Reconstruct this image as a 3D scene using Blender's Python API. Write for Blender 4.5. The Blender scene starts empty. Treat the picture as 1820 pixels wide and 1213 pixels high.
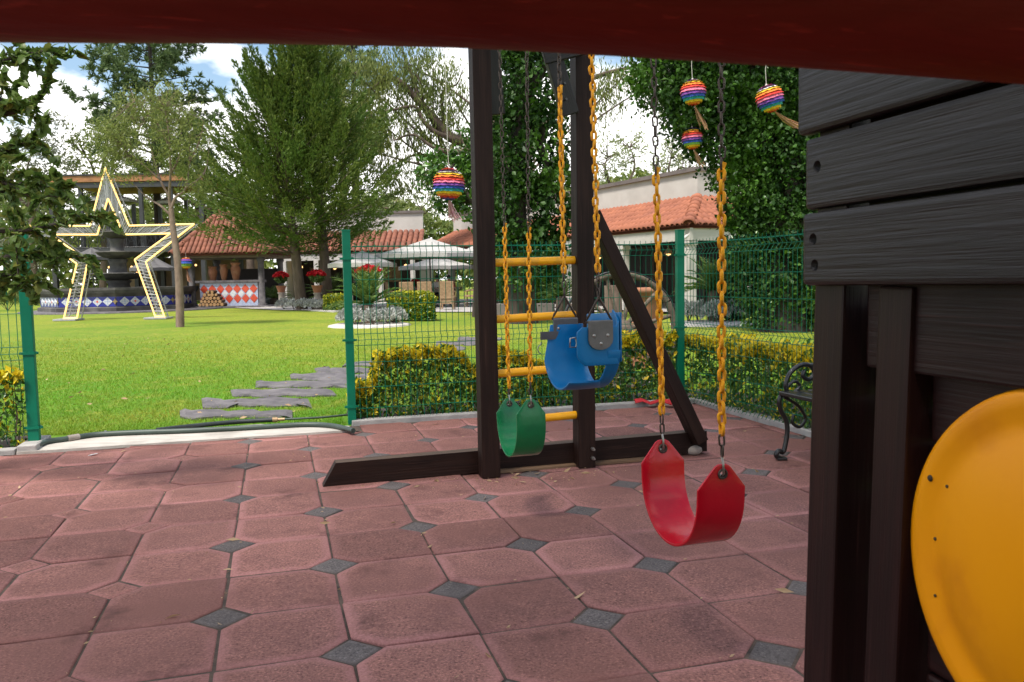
import bpy, bmesh, math, random
import numpy as np
from mathutils import Vector, Matrix, Euler
R = math.radians
sc = bpy.context.scene
COL = sc.collection
random.seed(7)
RNG = np.random.default_rng(11)

# ------------------------------------------------------------------ camera
CAM_H = 1.1216
FPX, PITCH, ROLL = 1475.7, 0.07633, -0.018336
cam_d = bpy.data.cameras.new('camera'); cam = bpy.data.objects.new('camera', cam_d); COL.objects.link(cam)
cam_d.sensor_width = 36.0; cam_d.lens = FPX * 36.0 / 1820.0
cam_d.clip_start = 0.05; cam_d.clip_end = 2000
cam.location = (0, 0, CAM_H)
cam.rotation_euler = (Matrix.Rotation(math.pi/2 - PITCH, 3, 'X') @ Matrix.Rotation(ROLL, 3, 'Z')).to_euler()
cam_d.dof.use_dof = True; cam_d.dof.focus_distance = 4.6; cam_d.dof.aperture_fstop = 13.0
sc.camera = cam

# ------------------------------------------------------------------ world, sun, exposure
SUN_AZ, SUN_EL = R(215), R(62)            # azimuth clockwise from +Y: behind the camera to the left
world = bpy.data.worlds.new('World'); sc.world = world; world.use_nodes = True
nt = world.node_tree; nt.nodes.clear()
def WN(t, **k):
    n = nt.nodes.new(t)
    for a, b in k.items(): setattr(n, a, b)
    return n
out = WN('ShaderNodeOutputWorld'); bg = WN('ShaderNodeBackground'); bg.inputs[1].default_value = 0.095
sky = WN('ShaderNodeTexSky', sky_type='NISHITA', sun_disc=False, sun_elevation=SUN_EL, sun_rotation=SUN_AZ)
sky.air_density = 1.3; sky.dust_density = 0.6; sky.ozone_density = 2.2
tc = WN('ShaderNodeTexCoord')
sep = WN('ShaderNodeSeparateXYZ'); nt.links.new(tc.outputs['Generated'], sep.inputs[0])
mp = WN('ShaderNodeMapping'); mp.inputs['Scale'].default_value = (1.0, 1.0, 2.4); mp.inputs['Location'].default_value = (1.3, 0.5, 0.2)
nt.links.new(tc.outputs['Generated'], mp.inputs[0])
cn = WN('ShaderNodeTexNoise'); cn.inputs['Scale'].default_value = 2.6; cn.inputs['Detail'].default_value = 9; cn.inputs['Roughness'].default_value = 0.52
nt.links.new(mp.outputs[0], cn.inputs['Vector'])
# real cumulus fields close up towards the horizon: threshold rises with elevation
ma = WN('ShaderNodeMath', operation='MULTIPLY_ADD'); ma.inputs[1].default_value = -0.80; ma.inputs[2].default_value = 0.132
nt.links.new(sep.outputs[2], ma.inputs[0])
ad = WN('ShaderNodeMath', operation='ADD'); nt.links.new(cn.outputs['Fac'], ad.inputs[0]); mm_ = WN('ShaderNodeMath', operation='MAXIMUM'); mm_.inputs[1].default_value = -0.065; nt.links.new(ma.outputs[0], mm_.inputs[0]); nt.links.new(mm_.outputs[0], ad.inputs[1])
cr = WN('ShaderNodeValToRGB'); cr.color_ramp.elements[0].position = 0.43; cr.color_ramp.elements[1].position = 0.50
nt.links.new(ad.outputs[0], cr.inputs[0])
cn2 = WN('ShaderNodeTexNoise'); cn2.inputs['Scale'].default_value = 6.0; cn2.inputs['Detail'].default_value = 5
nt.links.new(mp.outputs[0], cn2.inputs['Vector'])
cc = WN('ShaderNodeMix', data_type='RGBA'); cc.inputs[6].default_value = (9.4, 9.4, 9.5, 1); cc.inputs[7].default_value = (12.8, 12.4, 11.9, 1)
nt.links.new(cn2.outputs['Fac'], cc.inputs[0])
mx = WN('ShaderNodeMix', data_type='RGBA')
nt.links.new(cr.outputs[0], mx.inputs[0]); nt.links.new(sky.outputs[0], mx.inputs[6]); nt.links.new(cc.outputs[2], mx.inputs[7])
nt.links.new(mx.outputs[2], bg.inputs[0]); nt.links.new(bg.outputs[0], out.inputs[0])

sun_d = bpy.data.lights.new('sun', 'SUN'); sun_d.energy = 3.3; sun_d.angle = R(10); sun_d.color = (1.0, 0.94, 0.85)
sun = bpy.data.objects.new('sun', sun_d); COL.objects.link(sun)
sd = Vector((math.sin(SUN_AZ)*math.cos(SUN_EL), math.cos(SUN_AZ)*math.cos(SUN_EL), math.sin(SUN_EL)))
sun.rotation_euler = sd.to_track_quat('Z', 'Y').to_euler()
sun.location = sd * 60
sc.view_settings.view_transform = 'Standard'; sc.view_settings.look = 'None'
sc.view_settings.gamma = 1; sc.view_settings.use_curve_mapping = False
sc.view_settings.exposure = 0.90
sc.cycles.use_denoising = True
sc.cycles.max_bounces = 6; sc.cycles.diffuse_bounces = 3; sc.cycles.glossy_bounces = 3; sc.cycles.transmission_bounces = 3
sc.cycles.caustics_reflective = False; sc.cycles.caustics_refractive = False

# ------------------------------------------------------------------ survey helpers: where a sighted point stands
def ray(px, py):
    x, y = px - 910.0, py - 606.5
    c, s = math.cos(ROLL), math.sin(ROLL)
    x, y = c*x + s*y, -s*x + c*y
    dx, u = x/FPX, -y/FPX
    return Vector((dx, math.cos(PITCH) + math.sin(PITCH)*u, -math.sin(PITCH) + math.cos(PITCH)*u))
def pt(px, py, Y):
    r = ray(px, py); return r*(Y/r.y) + Vector((0, 0, CAM_H))
def gr(px, py, z=0.0):
    r = ray(px, py); return r*((z-CAM_H)/r.z) + Vector((0, 0, CAM_H))
TH = 0.2755                                # the playground's axes are turned by this against the view
E1 = Vector((math.cos(TH), math.sin(TH), 0)); E2 = Vector((-math.sin(TH), math.cos(TH), 0))
RT = Matrix.Rotation(TH, 4, 'Z')
def L(a, b, z=0.0): return E1*a + E2*b + Vector((0, 0, z))
def ab(p): return p.x*E1.x + p.y*E1.y, p.x*E2.x + p.y*E2.y

# ------------------------------------------------------------------ materials
MATS = {}
def _nodes(name):
    m = bpy.data.materials.new(name); m.use_nodes = True; MATS[name] = m
    t = m.node_tree; b = t.nodes['Principled BSDF']; return m, t, b
def mixrgb(t, fac, a, b):
    n = t.nodes.new('ShaderNodeMix'); n.data_type = 'RGBA'
    for i, v in ((0, fac), (6, a), (7, b)):
        if hasattr(v, 'is_linked') or hasattr(v, 'links'): t.links.new(v, n.inputs[i])
        elif i == 0: n.inputs[0].default_value = v
        else: n.inputs[i].default_value = (*v, 1)
    return n.outputs[2]
def ramp(t, src, lo, hi):
    n = t.nodes.new('ShaderNodeMapRange'); n.inputs[1].default_value = lo; n.inputs[2].default_value = hi
    t.links.new(src, n.inputs[0]); return n.outputs[0]
def noise(t, scale, detail=4, coord='Object', stretch=(1, 1, 1), rough=0.55, dist=0.0):
    tcn = t.nodes.new('ShaderNodeTexCoord'); m = t.nodes.new('ShaderNodeMapping'); m.inputs['Scale'].default_value = stretch
    if coord == 'World':
        g = t.nodes.new('ShaderNodeNewGeometry'); t.links.new(g.outputs['Position'], m.inputs[0])
    else: t.links.new(tcn.outputs[coord], m.inputs[0])
    n = t.nodes.new('ShaderNodeTexNoise'); n.inputs['Scale'].default_value = scale; n.inputs['Detail'].default_value = detail
    n.inputs['Roughness'].default_value = rough; n.inputs['Distortion'].default_value = dist
    t.links.new(m.outputs[0], n.inputs['Vector']); return n.outputs['Fac']
def bumpn(t, b, h, strength, dist=0.01):
    n = t.nodes.new('ShaderNodeBump'); n.inputs['Strength'].default_value = strength; n.inputs['Distance'].default_value = dist
    t.links.new(h, n.inputs['Height']); t.links.new(n.outputs[0], b.inputs['Normal'])
def mat(name, c, c2=None, rough=0.6, scale=6, lo=0.35, hi=0.65, bump=0, bscale=None, bdist=0.01, metallic=0, spec=0.5,
        stretch=(1, 1, 1), coat=0, coord='Object', detail=5, c3=None, s3=1.5, rvar=0):
    m, t, b = _nodes(name)
    b.inputs['Roughness'].default_value = rough; b.inputs['Metallic'].default_value = metallic
    b.inputs['Specular IOR Level'].default_value = spec
    if coat: b.inputs['Coat Weight'].default_value = coat; b.inputs['Coat Roughness'].default_value = 0.15
    if c2 is None: c2 = tuple(x*0.8 for x in c)
    n = noise(t, scale, detail, coord, stretch); f = ramp(t, n, lo, hi)
    o = mixrgb(t, f, c, c2)
    if c3 is not None:
        f3 = ramp(t, noise(t, s3, 4, coord), 0.52, 0.72); o = mixrgb(t, f3, o, c3)
    t.links.new(o, b.inputs['Base Color'])
    if rvar:
        rr = t.nodes.new('ShaderNodeMapRange'); rr.inputs[3].default_value = rough-rvar; rr.inputs[4].default_value = rough+rvar
        t.links.new(n, rr.inputs[0]); t.links.new(rr.outputs[0], b.inputs['Roughness'])
    if bump: bumpn(t, b, noise(t, bscale or scale*3, 6, coord, stretch), bump, bdist)
    return m
def leafmat(name, c, c2, trans=0.25, rough=0.55, spec=0.3, patch=None, pscale=0.6):
    m, t, b = _nodes(name)
    g = t.nodes.new('ShaderNodeNewGeometry')
    o = mixrgb(t, g.outputs['Random Per Island'], c, c2)
    if patch is not None:
        f = ramp(t, noise(t, pscale, 2, 'World'), 0.5, 0.68); o = mixrgb(t, f, o, patch)
    t.links.new(o, b.inputs['Base Color']); b.inputs['Roughness'].default_value = rough; b.inputs['Specular IOR Level'].default_value = spec
    tr = t.nodes.new('ShaderNodeBsdfTranslucent'); t.links.new(o, tr.inputs[0])
    mxs = t.nodes.new('ShaderNodeMixShader'); mxs.inputs[0].default_value = trans
    t.links.new(b.outputs[0], mxs.inputs[1]); t.links.new(tr.outputs[0], mxs.inputs[2])
    t.links.new(mxs.outputs[0], t.nodes['Material Output'].inputs[0]); return m
def emis(name, c, s):
    m, t, b = _nodes(name); b.inputs['Base Color'].default_value = (*c, 1)
    b.inputs['Emission Color'].default_value = (*c, 1); b.inputs['Emission Strength'].default_value = s; return m

# paving: worn paler rim, darker grainy middle, random tone per tile
def tilemat(name, cen, cen2, rim, rnd=0.25):
    m, t, b = _nodes(name)
    at = t.nodes.new('ShaderNodeAttribute'); at.attribute_name = 'edge'
    oi = t.nodes.new('ShaderNodeObjectInfo')
    n1 = noise(t, 9, 6, 'World', (1, 1, 1), 0.65); n2 = noise(t, 115, 4, 'World', (1, 1, 1), 0.7); n3 = noise(t, 1.3, 4, 'World'); n5 = noise(t, 3.1, 6, 'World', (1, 1, 1), 0.65); n4 = noise(t, 420, 2, 'World')
    base = mixrgb(t, ramp(t, n1, 0.3, 0.7), cen, cen2)
    base = mixrgb(t, ramp(t, n2, 0.54, 0.70), base, tuple(x*1.7 for x in cen))
    base = mixrgb(t, ramp(t, n2, 0.47, 0.33), base, tuple(x*0.42 for x in cen2))
    base = mixrgb(t, ramp(t, n4, 0.66, 0.74), base, (0.42, 0.33, 0.27))
    e = t.nodes.new('ShaderNodeMath'); e.operation = 'MULTIPLY_ADD'; e.inputs[1].default_value = 1.3; e.inputs[2].default_value = -0.68
    t.links.new(n1, e.inputs[0])
    e2 = t.nodes.new('ShaderNodeMath'); e2.operation = 'ADD'; e3 = t.nodes.new('ShaderNodeMath'); e3.operation = 'MULTIPLY_ADD'; e3.inputs[1].default_value = 0.55; t.links.new(oi.outputs['Random'], e3.inputs[0]); e3.inputs[2].default_value = 0.55
    e4 = t.nodes.new('ShaderNodeMath'); e4.operation = 'MULTIPLY'; t.links.new(at.outputs['Fac'], e4.inputs[0]); t.links.new(e3.outputs[0], e4.inputs[1]); t.links.new(e4.outputs[0], e2.inputs[0]); t.links.new(e.outputs[0], e2.inputs[1])
    o = mixrgb(t, ramp(t, e2.outputs[0], 0.10, 0.88), base, mixrgb(t, ramp(t, n2, 0.40, 0.62), tuple(x*0.72 for x in rim), rim))
    hs = t.nodes.new('ShaderNodeHueSaturation'); t.links.new(o, hs.inputs['Color'])
    mr = t.nodes.new('ShaderNodeMapRange'); mr.inputs[3].default_value = 1-rnd; mr.inputs[4].default_value = 1+rnd*0.6
    t.links.new(oi.outputs['Random'], mr.inputs[0]); t.links.new(mr.outputs[0], hs.inputs['Value'])
    o2 = mixrgb(t, ramp(t, n3, 0.46, 0.72), hs.outputs[0], tuple(x*0.66 for x in cen))
    o2 = mixrgb(t, ramp(t, n5, 0.58, 0.74), o2, tuple(x*0.50 for x in cen2))
    t.links.new(o2, b.inputs['Base Color']); b.inputs['Roughness'].default_value = 0.85; b.inputs['Specular IOR Level'].default_value = 0.15
    bumpn(t, b, n2, 0.8, 0.004); return m
tilemat('paver_red', (0.300, 0.138, 0.115), (0.210, 0.100, 0.087), (0.42, 0.195, 0.178), 0.28)
tilemat('paver_grey', (0.155, 0.132, 0.126), (0.110, 0.095, 0.092), (0.175, 0.148, 0.140), 0.2)
mat('joint_sand', (0.12, 0.082, 0.060), (0.045, 0.034, 0.027), 0.95, 14, bump=0.6, bscale=90, coord='World')
mat('concrete', (0.50, 0.46, 0.41), (0.38, 0.35, 0.31), 0.85, 5, bump=0.3, bscale=60, c3=(0.28, 0.25, 0.22), s3=2.0, coord='World', stretch=(1, 3, 1))
mat('kerb', (0.40, 0.38, 0.36), (0.28, 0.27, 0.26), 0.9, 6, bump=0.4, bscale=50, coord='World')
mat('soil', (0.07, 0.05, 0.035), (0.035, 0.026, 0.02), 0.95, 6, bump=0.6, coord='World')
# wood with grain along local X
def woodmat(name, c, c2, rough, bump=0.5, gs=9, st=(0.35, 6, 6), coat=0, spec=0.5, knots=False):
    m, t, b = _nodes(name)
    n = noise(t, gs, 7, 'Object', st, 0.6, 0.6); n2 = noise(t, 2.2, 3, 'Object', (0.6, 1.5, 1.5))
    n3 = noise(t, gs*3.2, 5, 'Object', (0.12, 6, 6), 0.6, 0.3)
    o = mixrgb(t, ramp(t, n, 0.3, 0.7), c, c2); o = mixrgb(t, ramp(t, n2, 0.5, 0.75), o, tuple(0.6*x for x in c2))
    o = mixrgb(t, ramp(t, n3, 0.60, 0.72), o, tuple(min(1, 1.6*x+0.002) for x in c))
    t.links.new(o, b.inputs['Base Color']); b.inputs['Specular IOR Level'].default_value = spec
    mr = t.nodes.new('ShaderNodeMapRange'); mr.inputs[3].default_value = rough-0.12; mr.inputs[4].default_value = rough+0.15
    t.links.new(n, mr.inputs[0]); t.links.new(mr.outputs[0], b.inputs['Roughness'])
    ad2 = t.nodes.new('ShaderNodeMath'); ad2.operation = 'ADD'; t.links.new(n, ad2.inputs[0]); t.links.new(n3, ad2.inputs[1])
    bumpn(t, b, ad2.outputs[0], bump, 0.006)
    return m
woodmat('wood_plank', (0.0150, 0.0105, 0.0110), (0.0080, 0.0056, 0.0062), 0.42, 0.55, gs=5, st=(0.45, 5, 5), spec=0.34)
woodmat('wood_dark', (0.026, 0.0115, 0.0080), (0.013, 0.0060, 0.0046), 0.55, 0.35, gs=7, spec=0.16)
woodmat('wood_lower', (0.022, 0.0075, 0.0072), (0.0115, 0.0042, 0.0042), 0.42, 0.25, gs=6, spec=0.22)
woodmat('wood_worn', (0.12, 0.070, 0.038), (0.045, 0.026, 0.016), 0.7, 0.4)
woodmat('wood_raw', (0.22, 0.13, 0.07), (0.13, 0.075, 0.04), 0.7, 0.4)
woodmat('wood_red', (0.215, 0.016, 0.014), (0.15, 0.010, 0.009), 0.55, 0.35, gs=6, st=(0.35, 4, 4), spec=0.2)
woodmat('wood_old', (0.20, 0.15, 0.11), (0.10, 0.075, 0.055), 0.85, 0.8)
woodmat('wood_roofdeck', (0.36, 0.16, 0.06), (0.24, 0.10, 0.035), 0.6, 0.3)
mat('paint_yellow', (0.86, 0.40, 0.010), (0.76, 0.33, 0.008), 0.35, 3, spec=0.3, c3=(0.52, 0.25, 0.03), s3=9)
mat('chain_yellow', (0.86, 0.38, 0.008), (0.66, 0.25, 0.006), 0.5, 30, spec=0.25, bump=0.2, bscale=120, c3=(0.34, 0.12, 0.01), s3=22)
mat('chain_steel', (0.10, 0.072, 0.058), (0.05, 0.036, 0.03), 0.55, 40, metallic=0.6, bump=0.3)
mat('steel', (0.42, 0.40, 0.38), (0.28, 0.26, 0.24), 0.35, 30, metallic=0.9)
mat('plastic_red', (0.46, 0.003, 0.014), (0.40, 0.003, 0.012), 0.24, 3, spec=0.38, c3=(0.37, 0.004, 0.012), s3=8, bump=0.08, bscale=70, rvar=0.12)
mat('plastic_green', (0.006, 0.165, 0.052), (0.006, 0.13, 0.042), 0.26, 4, spec=0.36, c3=(0.008, 0.11, 0.042), s3=7, bump=0.08, bscale=70, rvar=0.12)
mat('plastic_blue', (0.002, 0.140, 0.36), (0.002, 0.120, 0.31), 0.36, 3, spec=0.26, c3=(0.004, 0.10, 0.27), s3=7, bump=0.08, bscale=70, rvar=0.12)
mat('plastic_amber', (0.78, 0.300, 0.001), (0.72, 0.255, 0.001), 0.42, 2.0, spec=0.22, c3=(0.62, 0.21, 0.003), s3=4, bump=0.04, bscale=50, rvar=0.12)
mat('rubber_grey', (0.13, 0.12, 0.115), (0.09, 0.082, 0.078), 0.6, 12, bump=0.2)
mat('scuff', (0.03, 0.02, 0.012), (0.05, 0.03, 0.015), 0.8)
mat('fence_green', (0.001, 0.160, 0.088), (0.001, 0.125, 0.068), 0.45, 5, spec=0.25)
mat('hose_black', (0.022, 0.030, 0.030), (0.014, 0.017, 0.018), 0.4, 6)
mat('hose_green', (0.05, 0.075, 0.06), (0.035, 0.05, 0.042), 0.5, 6)
mat('brass', (0.45, 0.30, 0.17), (0.34, 0.22, 0.12), 0.45, 12, metallic=0.5)
mat('iron_black', (0.012, 0.012, 0.013), (0.008, 0.008, 0.009), 0.35, 8, coat=0.3, bump=0.2)
mat('stone_grey', (0.125, 0.112, 0.118), (0.072, 0.066, 0.072), 0.88, 7, bump=0.7, bscale=24, c3=(0.17, 0.155, 0.155), s3=3, coord='World')
mat('stone_dark', (0.085, 0.078, 0.072), (0.045, 0.042, 0.040), 0.8, 3, bump=0.6, bscale=10, c3=(0.16, 0.15, 0.135), s3=1.3)
mat('stone_pale', (0.36, 0.31, 0.27), (0.27, 0.23, 0.20), 0.85, 9, bump=0.4)
mat('roof_tile', (0.34, 0.115, 0.058), (0.25, 0.080, 0.042), 0.8, 1.6, bump=0.3, bscale=20, coord='World', c3=(0.22, 0.075, 0.045), s3=0.9)
mat('roof_tile_b', (0.27, 0.095, 0.055), (0.19, 0.066, 0.040), 0.8, 1.9, bump=0.3, bscale=20, coord='World', c3=(0.16, 0.06, 0.04), s3=0.8)
mat('plaster', (0.52, 0.49, 0.46), (0.46, 0.43, 0.40), 0.9, 1.2, bump=0.2, bscale=30, c3=(0.40, 0.375, 0.35), s3=0.7)
mat('coping', (0.16, 0.135, 0.125), (0.12, 0.10, 0.095), 0.7, 3)
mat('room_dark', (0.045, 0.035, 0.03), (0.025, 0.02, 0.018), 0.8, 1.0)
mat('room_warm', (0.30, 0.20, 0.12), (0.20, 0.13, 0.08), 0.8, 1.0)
mat('steel_dark', (0.035, 0.036, 0.038), (0.025, 0.025, 0.027), 0.5, 3)
mat('canvas', (0.42, 0.405, 0.39), (0.36, 0.35, 0.335), 0.85, 2.0, bump=0.2, bscale=8)
mat('canvas_dark', (0.12, 0.115, 0.115), (0.09, 0.085, 0.085), 0.85, 2.0)
mat('rattan', (0.34, 0.22, 0.12), (0.23, 0.145, 0.075), 0.75, 14, bump=0.5, bscale=50)
mat('terracotta', (0.33, 0.135, 0.072), (0.25, 0.10, 0.054), 0.85, 5, bump=0.2, c3=(0.36, 0.20, 0.12), s3=3)
mat('log_end', (0.40, 0.24, 0.11), (0.28, 0.15, 0.06), 0.85, 14)
mat('log_bark', (0.10, 0.06, 0.035), (0.06, 0.036, 0.022), 0.9, 14, bump=0.6)
mat('gravel_white', (0.62, 0.58, 0.54), (0.42, 0.39, 0.36), 0.9, 60, bump=0.9, bscale=50, coord='World', lo=0.45, hi=0.55)
mat('terrace_floor', (0.42, 0.39, 0.37), (0.33, 0.31, 0.29), 0.6, 1.2, coord='World')
mat('talavera_blue', (0.012, 0.018, 0.30), (0.010, 0.014, 0.22), 0.25, 4, coat=0.4)
mat('talavera_white', (0.62, 0.62, 0.62), (0.50, 0.52, 0.58), 0.3, 14, coat=0.3, lo=0.48, hi=0.56)
mat('talavera_pale', (0.42, 0.46, 0.58), (0.30, 0.34, 0.50), 0.3, 18, coat=0.3, lo=0.48, hi=0.56)
mat('talavera_red', (0.58, 0.060, 0.022), (0.48, 0.05, 0.02), 0.3, 6, coat=0.3)
mat('talavera_gold', (0.30, 0.22, 0.08), (0.20, 0.15, 0.06), 0.4, 14)
mat('bark', (0.13, 0.095, 0.07), (0.07, 0.05, 0.036), 0.95, 8, bump=0.9, bscale=22, stretch=(1, 1, 0.25))
mat('bark_pale', (0.24, 0.17, 0.13), (0.15, 0.10, 0.075), 0.9, 10, bump=0.6, bscale=26, stretch=(1, 1, 0.4))
mat('bark_dark', (0.06, 0.045, 0.036), (0.03, 0.024, 0.02), 0.95, 8, bump=0.9, bscale=20, stretch=(1, 1, 0.25))
mat('skin', (0.45, 0.25, 0.17), (0.42, 0.23, 0.15), 0.6)
mat('cloth_white', (0.62, 0.60, 0.58), (0.52, 0.50, 0.49), 0.85, 12)
mat('cloth_red', (0.50, 0.02, 0.03), (0.40, 0.015, 0.02), 0.85, 12)
mat('cloth_navy', (0.03, 0.04, 0.10), (0.02, 0.03, 0.07), 0.85, 12)
mat('hair_dark', (0.02, 0.014, 0.01), (0.012, 0.009, 0.007), 0.6, 40)
mat('string', (0.45, 0.42, 0.38), (0.38, 0.35, 0.32), 0.8)
mat('tassel', (0.50, 0.26, 0.15), (0.36, 0.18, 0.11), 0.8, 30)
mat('tassel_pink', (0.50, 0.20, 0.26), (0.60, 0.36, 0.32), 0.8, 20)
for nm, c in (('pink', (0.72, 0.16, 0.26)), ('violet', (0.16, 0.04, 0.26)), ('white', (0.72, 0.68, 0.62)), ('yellow', (0.82, 0.50, 0.02)), ('orange', (0.80, 0.20, 0.02)),
              ('red', (0.60, 0.03, 0.02)), ('blue', (0.02, 0.07, 0.34)), ('teal', (0.02, 0.28, 0.26)), ('green', (0.20, 0.40, 0.06))):
    mat('paper_'+nm, c, tuple(x*0.75 for x in c), 0.85, 30)
mat('wire_white', (0.36, 0.36, 0.37), (0.28, 0.28, 0.29), 0.5)
emis('led_warm', (1.0, 0.60, 0.20), 0.75)
emis('lamp_glow', (1.0, 0.55, 0.2), 1.6)
# lawn
m, t, b = _nodes('lawn')
g = t.nodes.new('ShaderNodeNewGeometry'); sx = t.nodes.new('ShaderNodeSeparateXYZ'); t.links.new(g.outputs['Position'], sx.inputs[0])
n1 = noise(t, 0.55, 5, 'World', (1, 1, 1)); n2 = noise(t, 18, 6, 'World', (1, 0.7, 1), 0.7); n3 = noise(t, 0.16, 3, 'World'); n4 = noise(t, 3.2, 5, 'World', (1, 0.6, 1))
wet = ramp(t, sx.outputs[1], 17.0, 6.5)                # watered strip by the playground is greener
a1 = t.nodes.new('ShaderNodeMath'); a1.operation = 'MULTIPLY_ADD'; a1.inputs[1].default_value = 0.95; t.links.new(n1, a1.inputs[0]); t.links.new(wet, a1.inputs[2])
o = mixrgb(t, ramp(t, a1.outputs[0], 0.45, 1.2), (0.295, 0.315, 0.028), (0.075, 0.255, 0.008))
o = mixrgb(t, ramp(t, n3, 0.46, 0.62), o, (0.135, 0.245, 0.014))
o = mixrgb(t, ramp(t, n4, 0.52, 0.70), o, (0.33, 0.31, 0.050))
o = mixrgb(t, ramp(t, n2, 0.35, 0.66), (0.10, 0.15, 0.02), o)
t.links.new(o, b.inputs['Base Color']); b.inputs['Roughness'].default_value = 0.9; b.inputs['Specular IOR Level'].default_value = 0.15
bumpn(t, b, n2, 0.8, 0.03)
leafmat('grass_blade', (0.080, 0.260, 0.008), (0.20, 0.31, 0.02), 0.3, patch=(0.28, 0.30, 0.03), pscale=0.5)
t = MATS['grass_blade'].node_tree; bs_ = t.nodes['Principled BSDF']; old = bs_.inputs['Base Color'].links[0].from_socket
g = t.nodes.new('ShaderNodeNewGeometry'); sx = t.nodes.new('ShaderNodeSeparateXYZ'); t.links.new(g.outputs['Position'], sx.inputs[0])
o = mixrgb(t, ramp(t, sx.outputs[1], 7.0, 15.0), old, (0.31, 0.33, 0.030)); t.links.new(o, bs_.inputs['Base Color'])
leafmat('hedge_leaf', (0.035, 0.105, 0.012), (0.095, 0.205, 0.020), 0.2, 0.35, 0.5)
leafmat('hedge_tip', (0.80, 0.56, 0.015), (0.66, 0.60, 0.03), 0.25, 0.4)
leafmat('hedge_lime', (0.46, 0.42, 0.02), (0.30, 0.33, 0.02), 0.25, 0.4)
leafmat('juniper', (0.065, 0.120, 0.020), (0.150, 0.195, 0.032), 0.3, patch=(0.10, 0.18, 0.030), pscale=0.45)
leafmat('pine_needle', (0.070, 0.120, 0.045), (0.140, 0.190, 0.070), 0.25)
leafmat('pepper_leaf', (0.110, 0.165, 0.040), (0.220, 0.250, 0.070), 0.4, patch=(0.19, 0.22, 0.04), pscale=0.4)
leafmat('pale_leaf', (0.19, 0.235, 0.10), (0.30, 0.33, 0.16), 0.35)
leafmat('grey_leaf', (0.16, 0.18, 0.12), (0.25, 0.26, 0.18), 0.35)
leafmat('ivy_leaf', (0.013, 0.042, 0.008), (0.042, 0.100, 0.014), 0.2, 0.5, 0.25, patch=(0.070, 0.155, 0.016), pscale=0.5)
leafmat('sapling_leaf', (0.16, 0.21, 0.05), (0.28, 0.31, 0.09), 0.4)
leafmat('oak_leaf', (0.065, 0.130, 0.024), (0.150, 0.215, 0.045), 0.35, 0.4, 0.3)
leafmat('oak_leaf_warm', (0.22, 0.22, 0.04), (0.13, 0.17, 0.04), 0.35, 0.4, 0.3)
leafmat('cycad_leaf', (0.060, 0.135, 0.022), (0.150, 0.210, 0.045), 0.25, 0.4)
leafmat('silver_leaf', (0.36, 0.37, 0.34), (0.50, 0.51, 0.48), 0.15)
leafmat('poinsettia', (0.55, 0.010, 0.020), (0.36, 0.008, 0.016), 0.25)
leafmat('bush_leaf', (0.055, 0.105, 0.025), (0.12, 0.17, 0.05), 0.25)
leafmat('dry_leaf', (0.52, 0.36, 0.20), (0.34, 0.22, 0.12), 0.1)

# ------------------------------------------------------------------ object helpers
def wloc(o):
    v = Vector((0, 0, 0))
    while o is not None: v += o.location; o = o.parent
    return v
def tag(o, label=None, cat=None, group=None, kind=None):
    if label: o['label'] = label
    if cat: o['category'] = cat
    if group: o['group'] = group
    if kind: o['kind'] = kind
    return o
def thing(name, label, cat, loc=(0, 0, 0), group=None, rz=0.0):
    o = bpy.data.objects.new(name, None); COL.objects.link(o); o.location = loc; o.rotation_euler = (0, 0, rz)
    o.empty_display_size = 0.1
    return tag(o, label, cat, group)
def link(name, me, parent=None, loc=None, M=None):
    o = bpy.data.objects.new(name, me); COL.objects.link(o)
    if parent is not None: o.parent = parent
    if M is not None: o.matrix_local = M
    elif loc is not None: o.location = loc
    return o
def copy_tree(o, parent=None):
    c = o.copy(); COL.objects.link(c); c.parent = parent
    for ch in o.children: copy_tree(ch, c)
    return c
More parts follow.
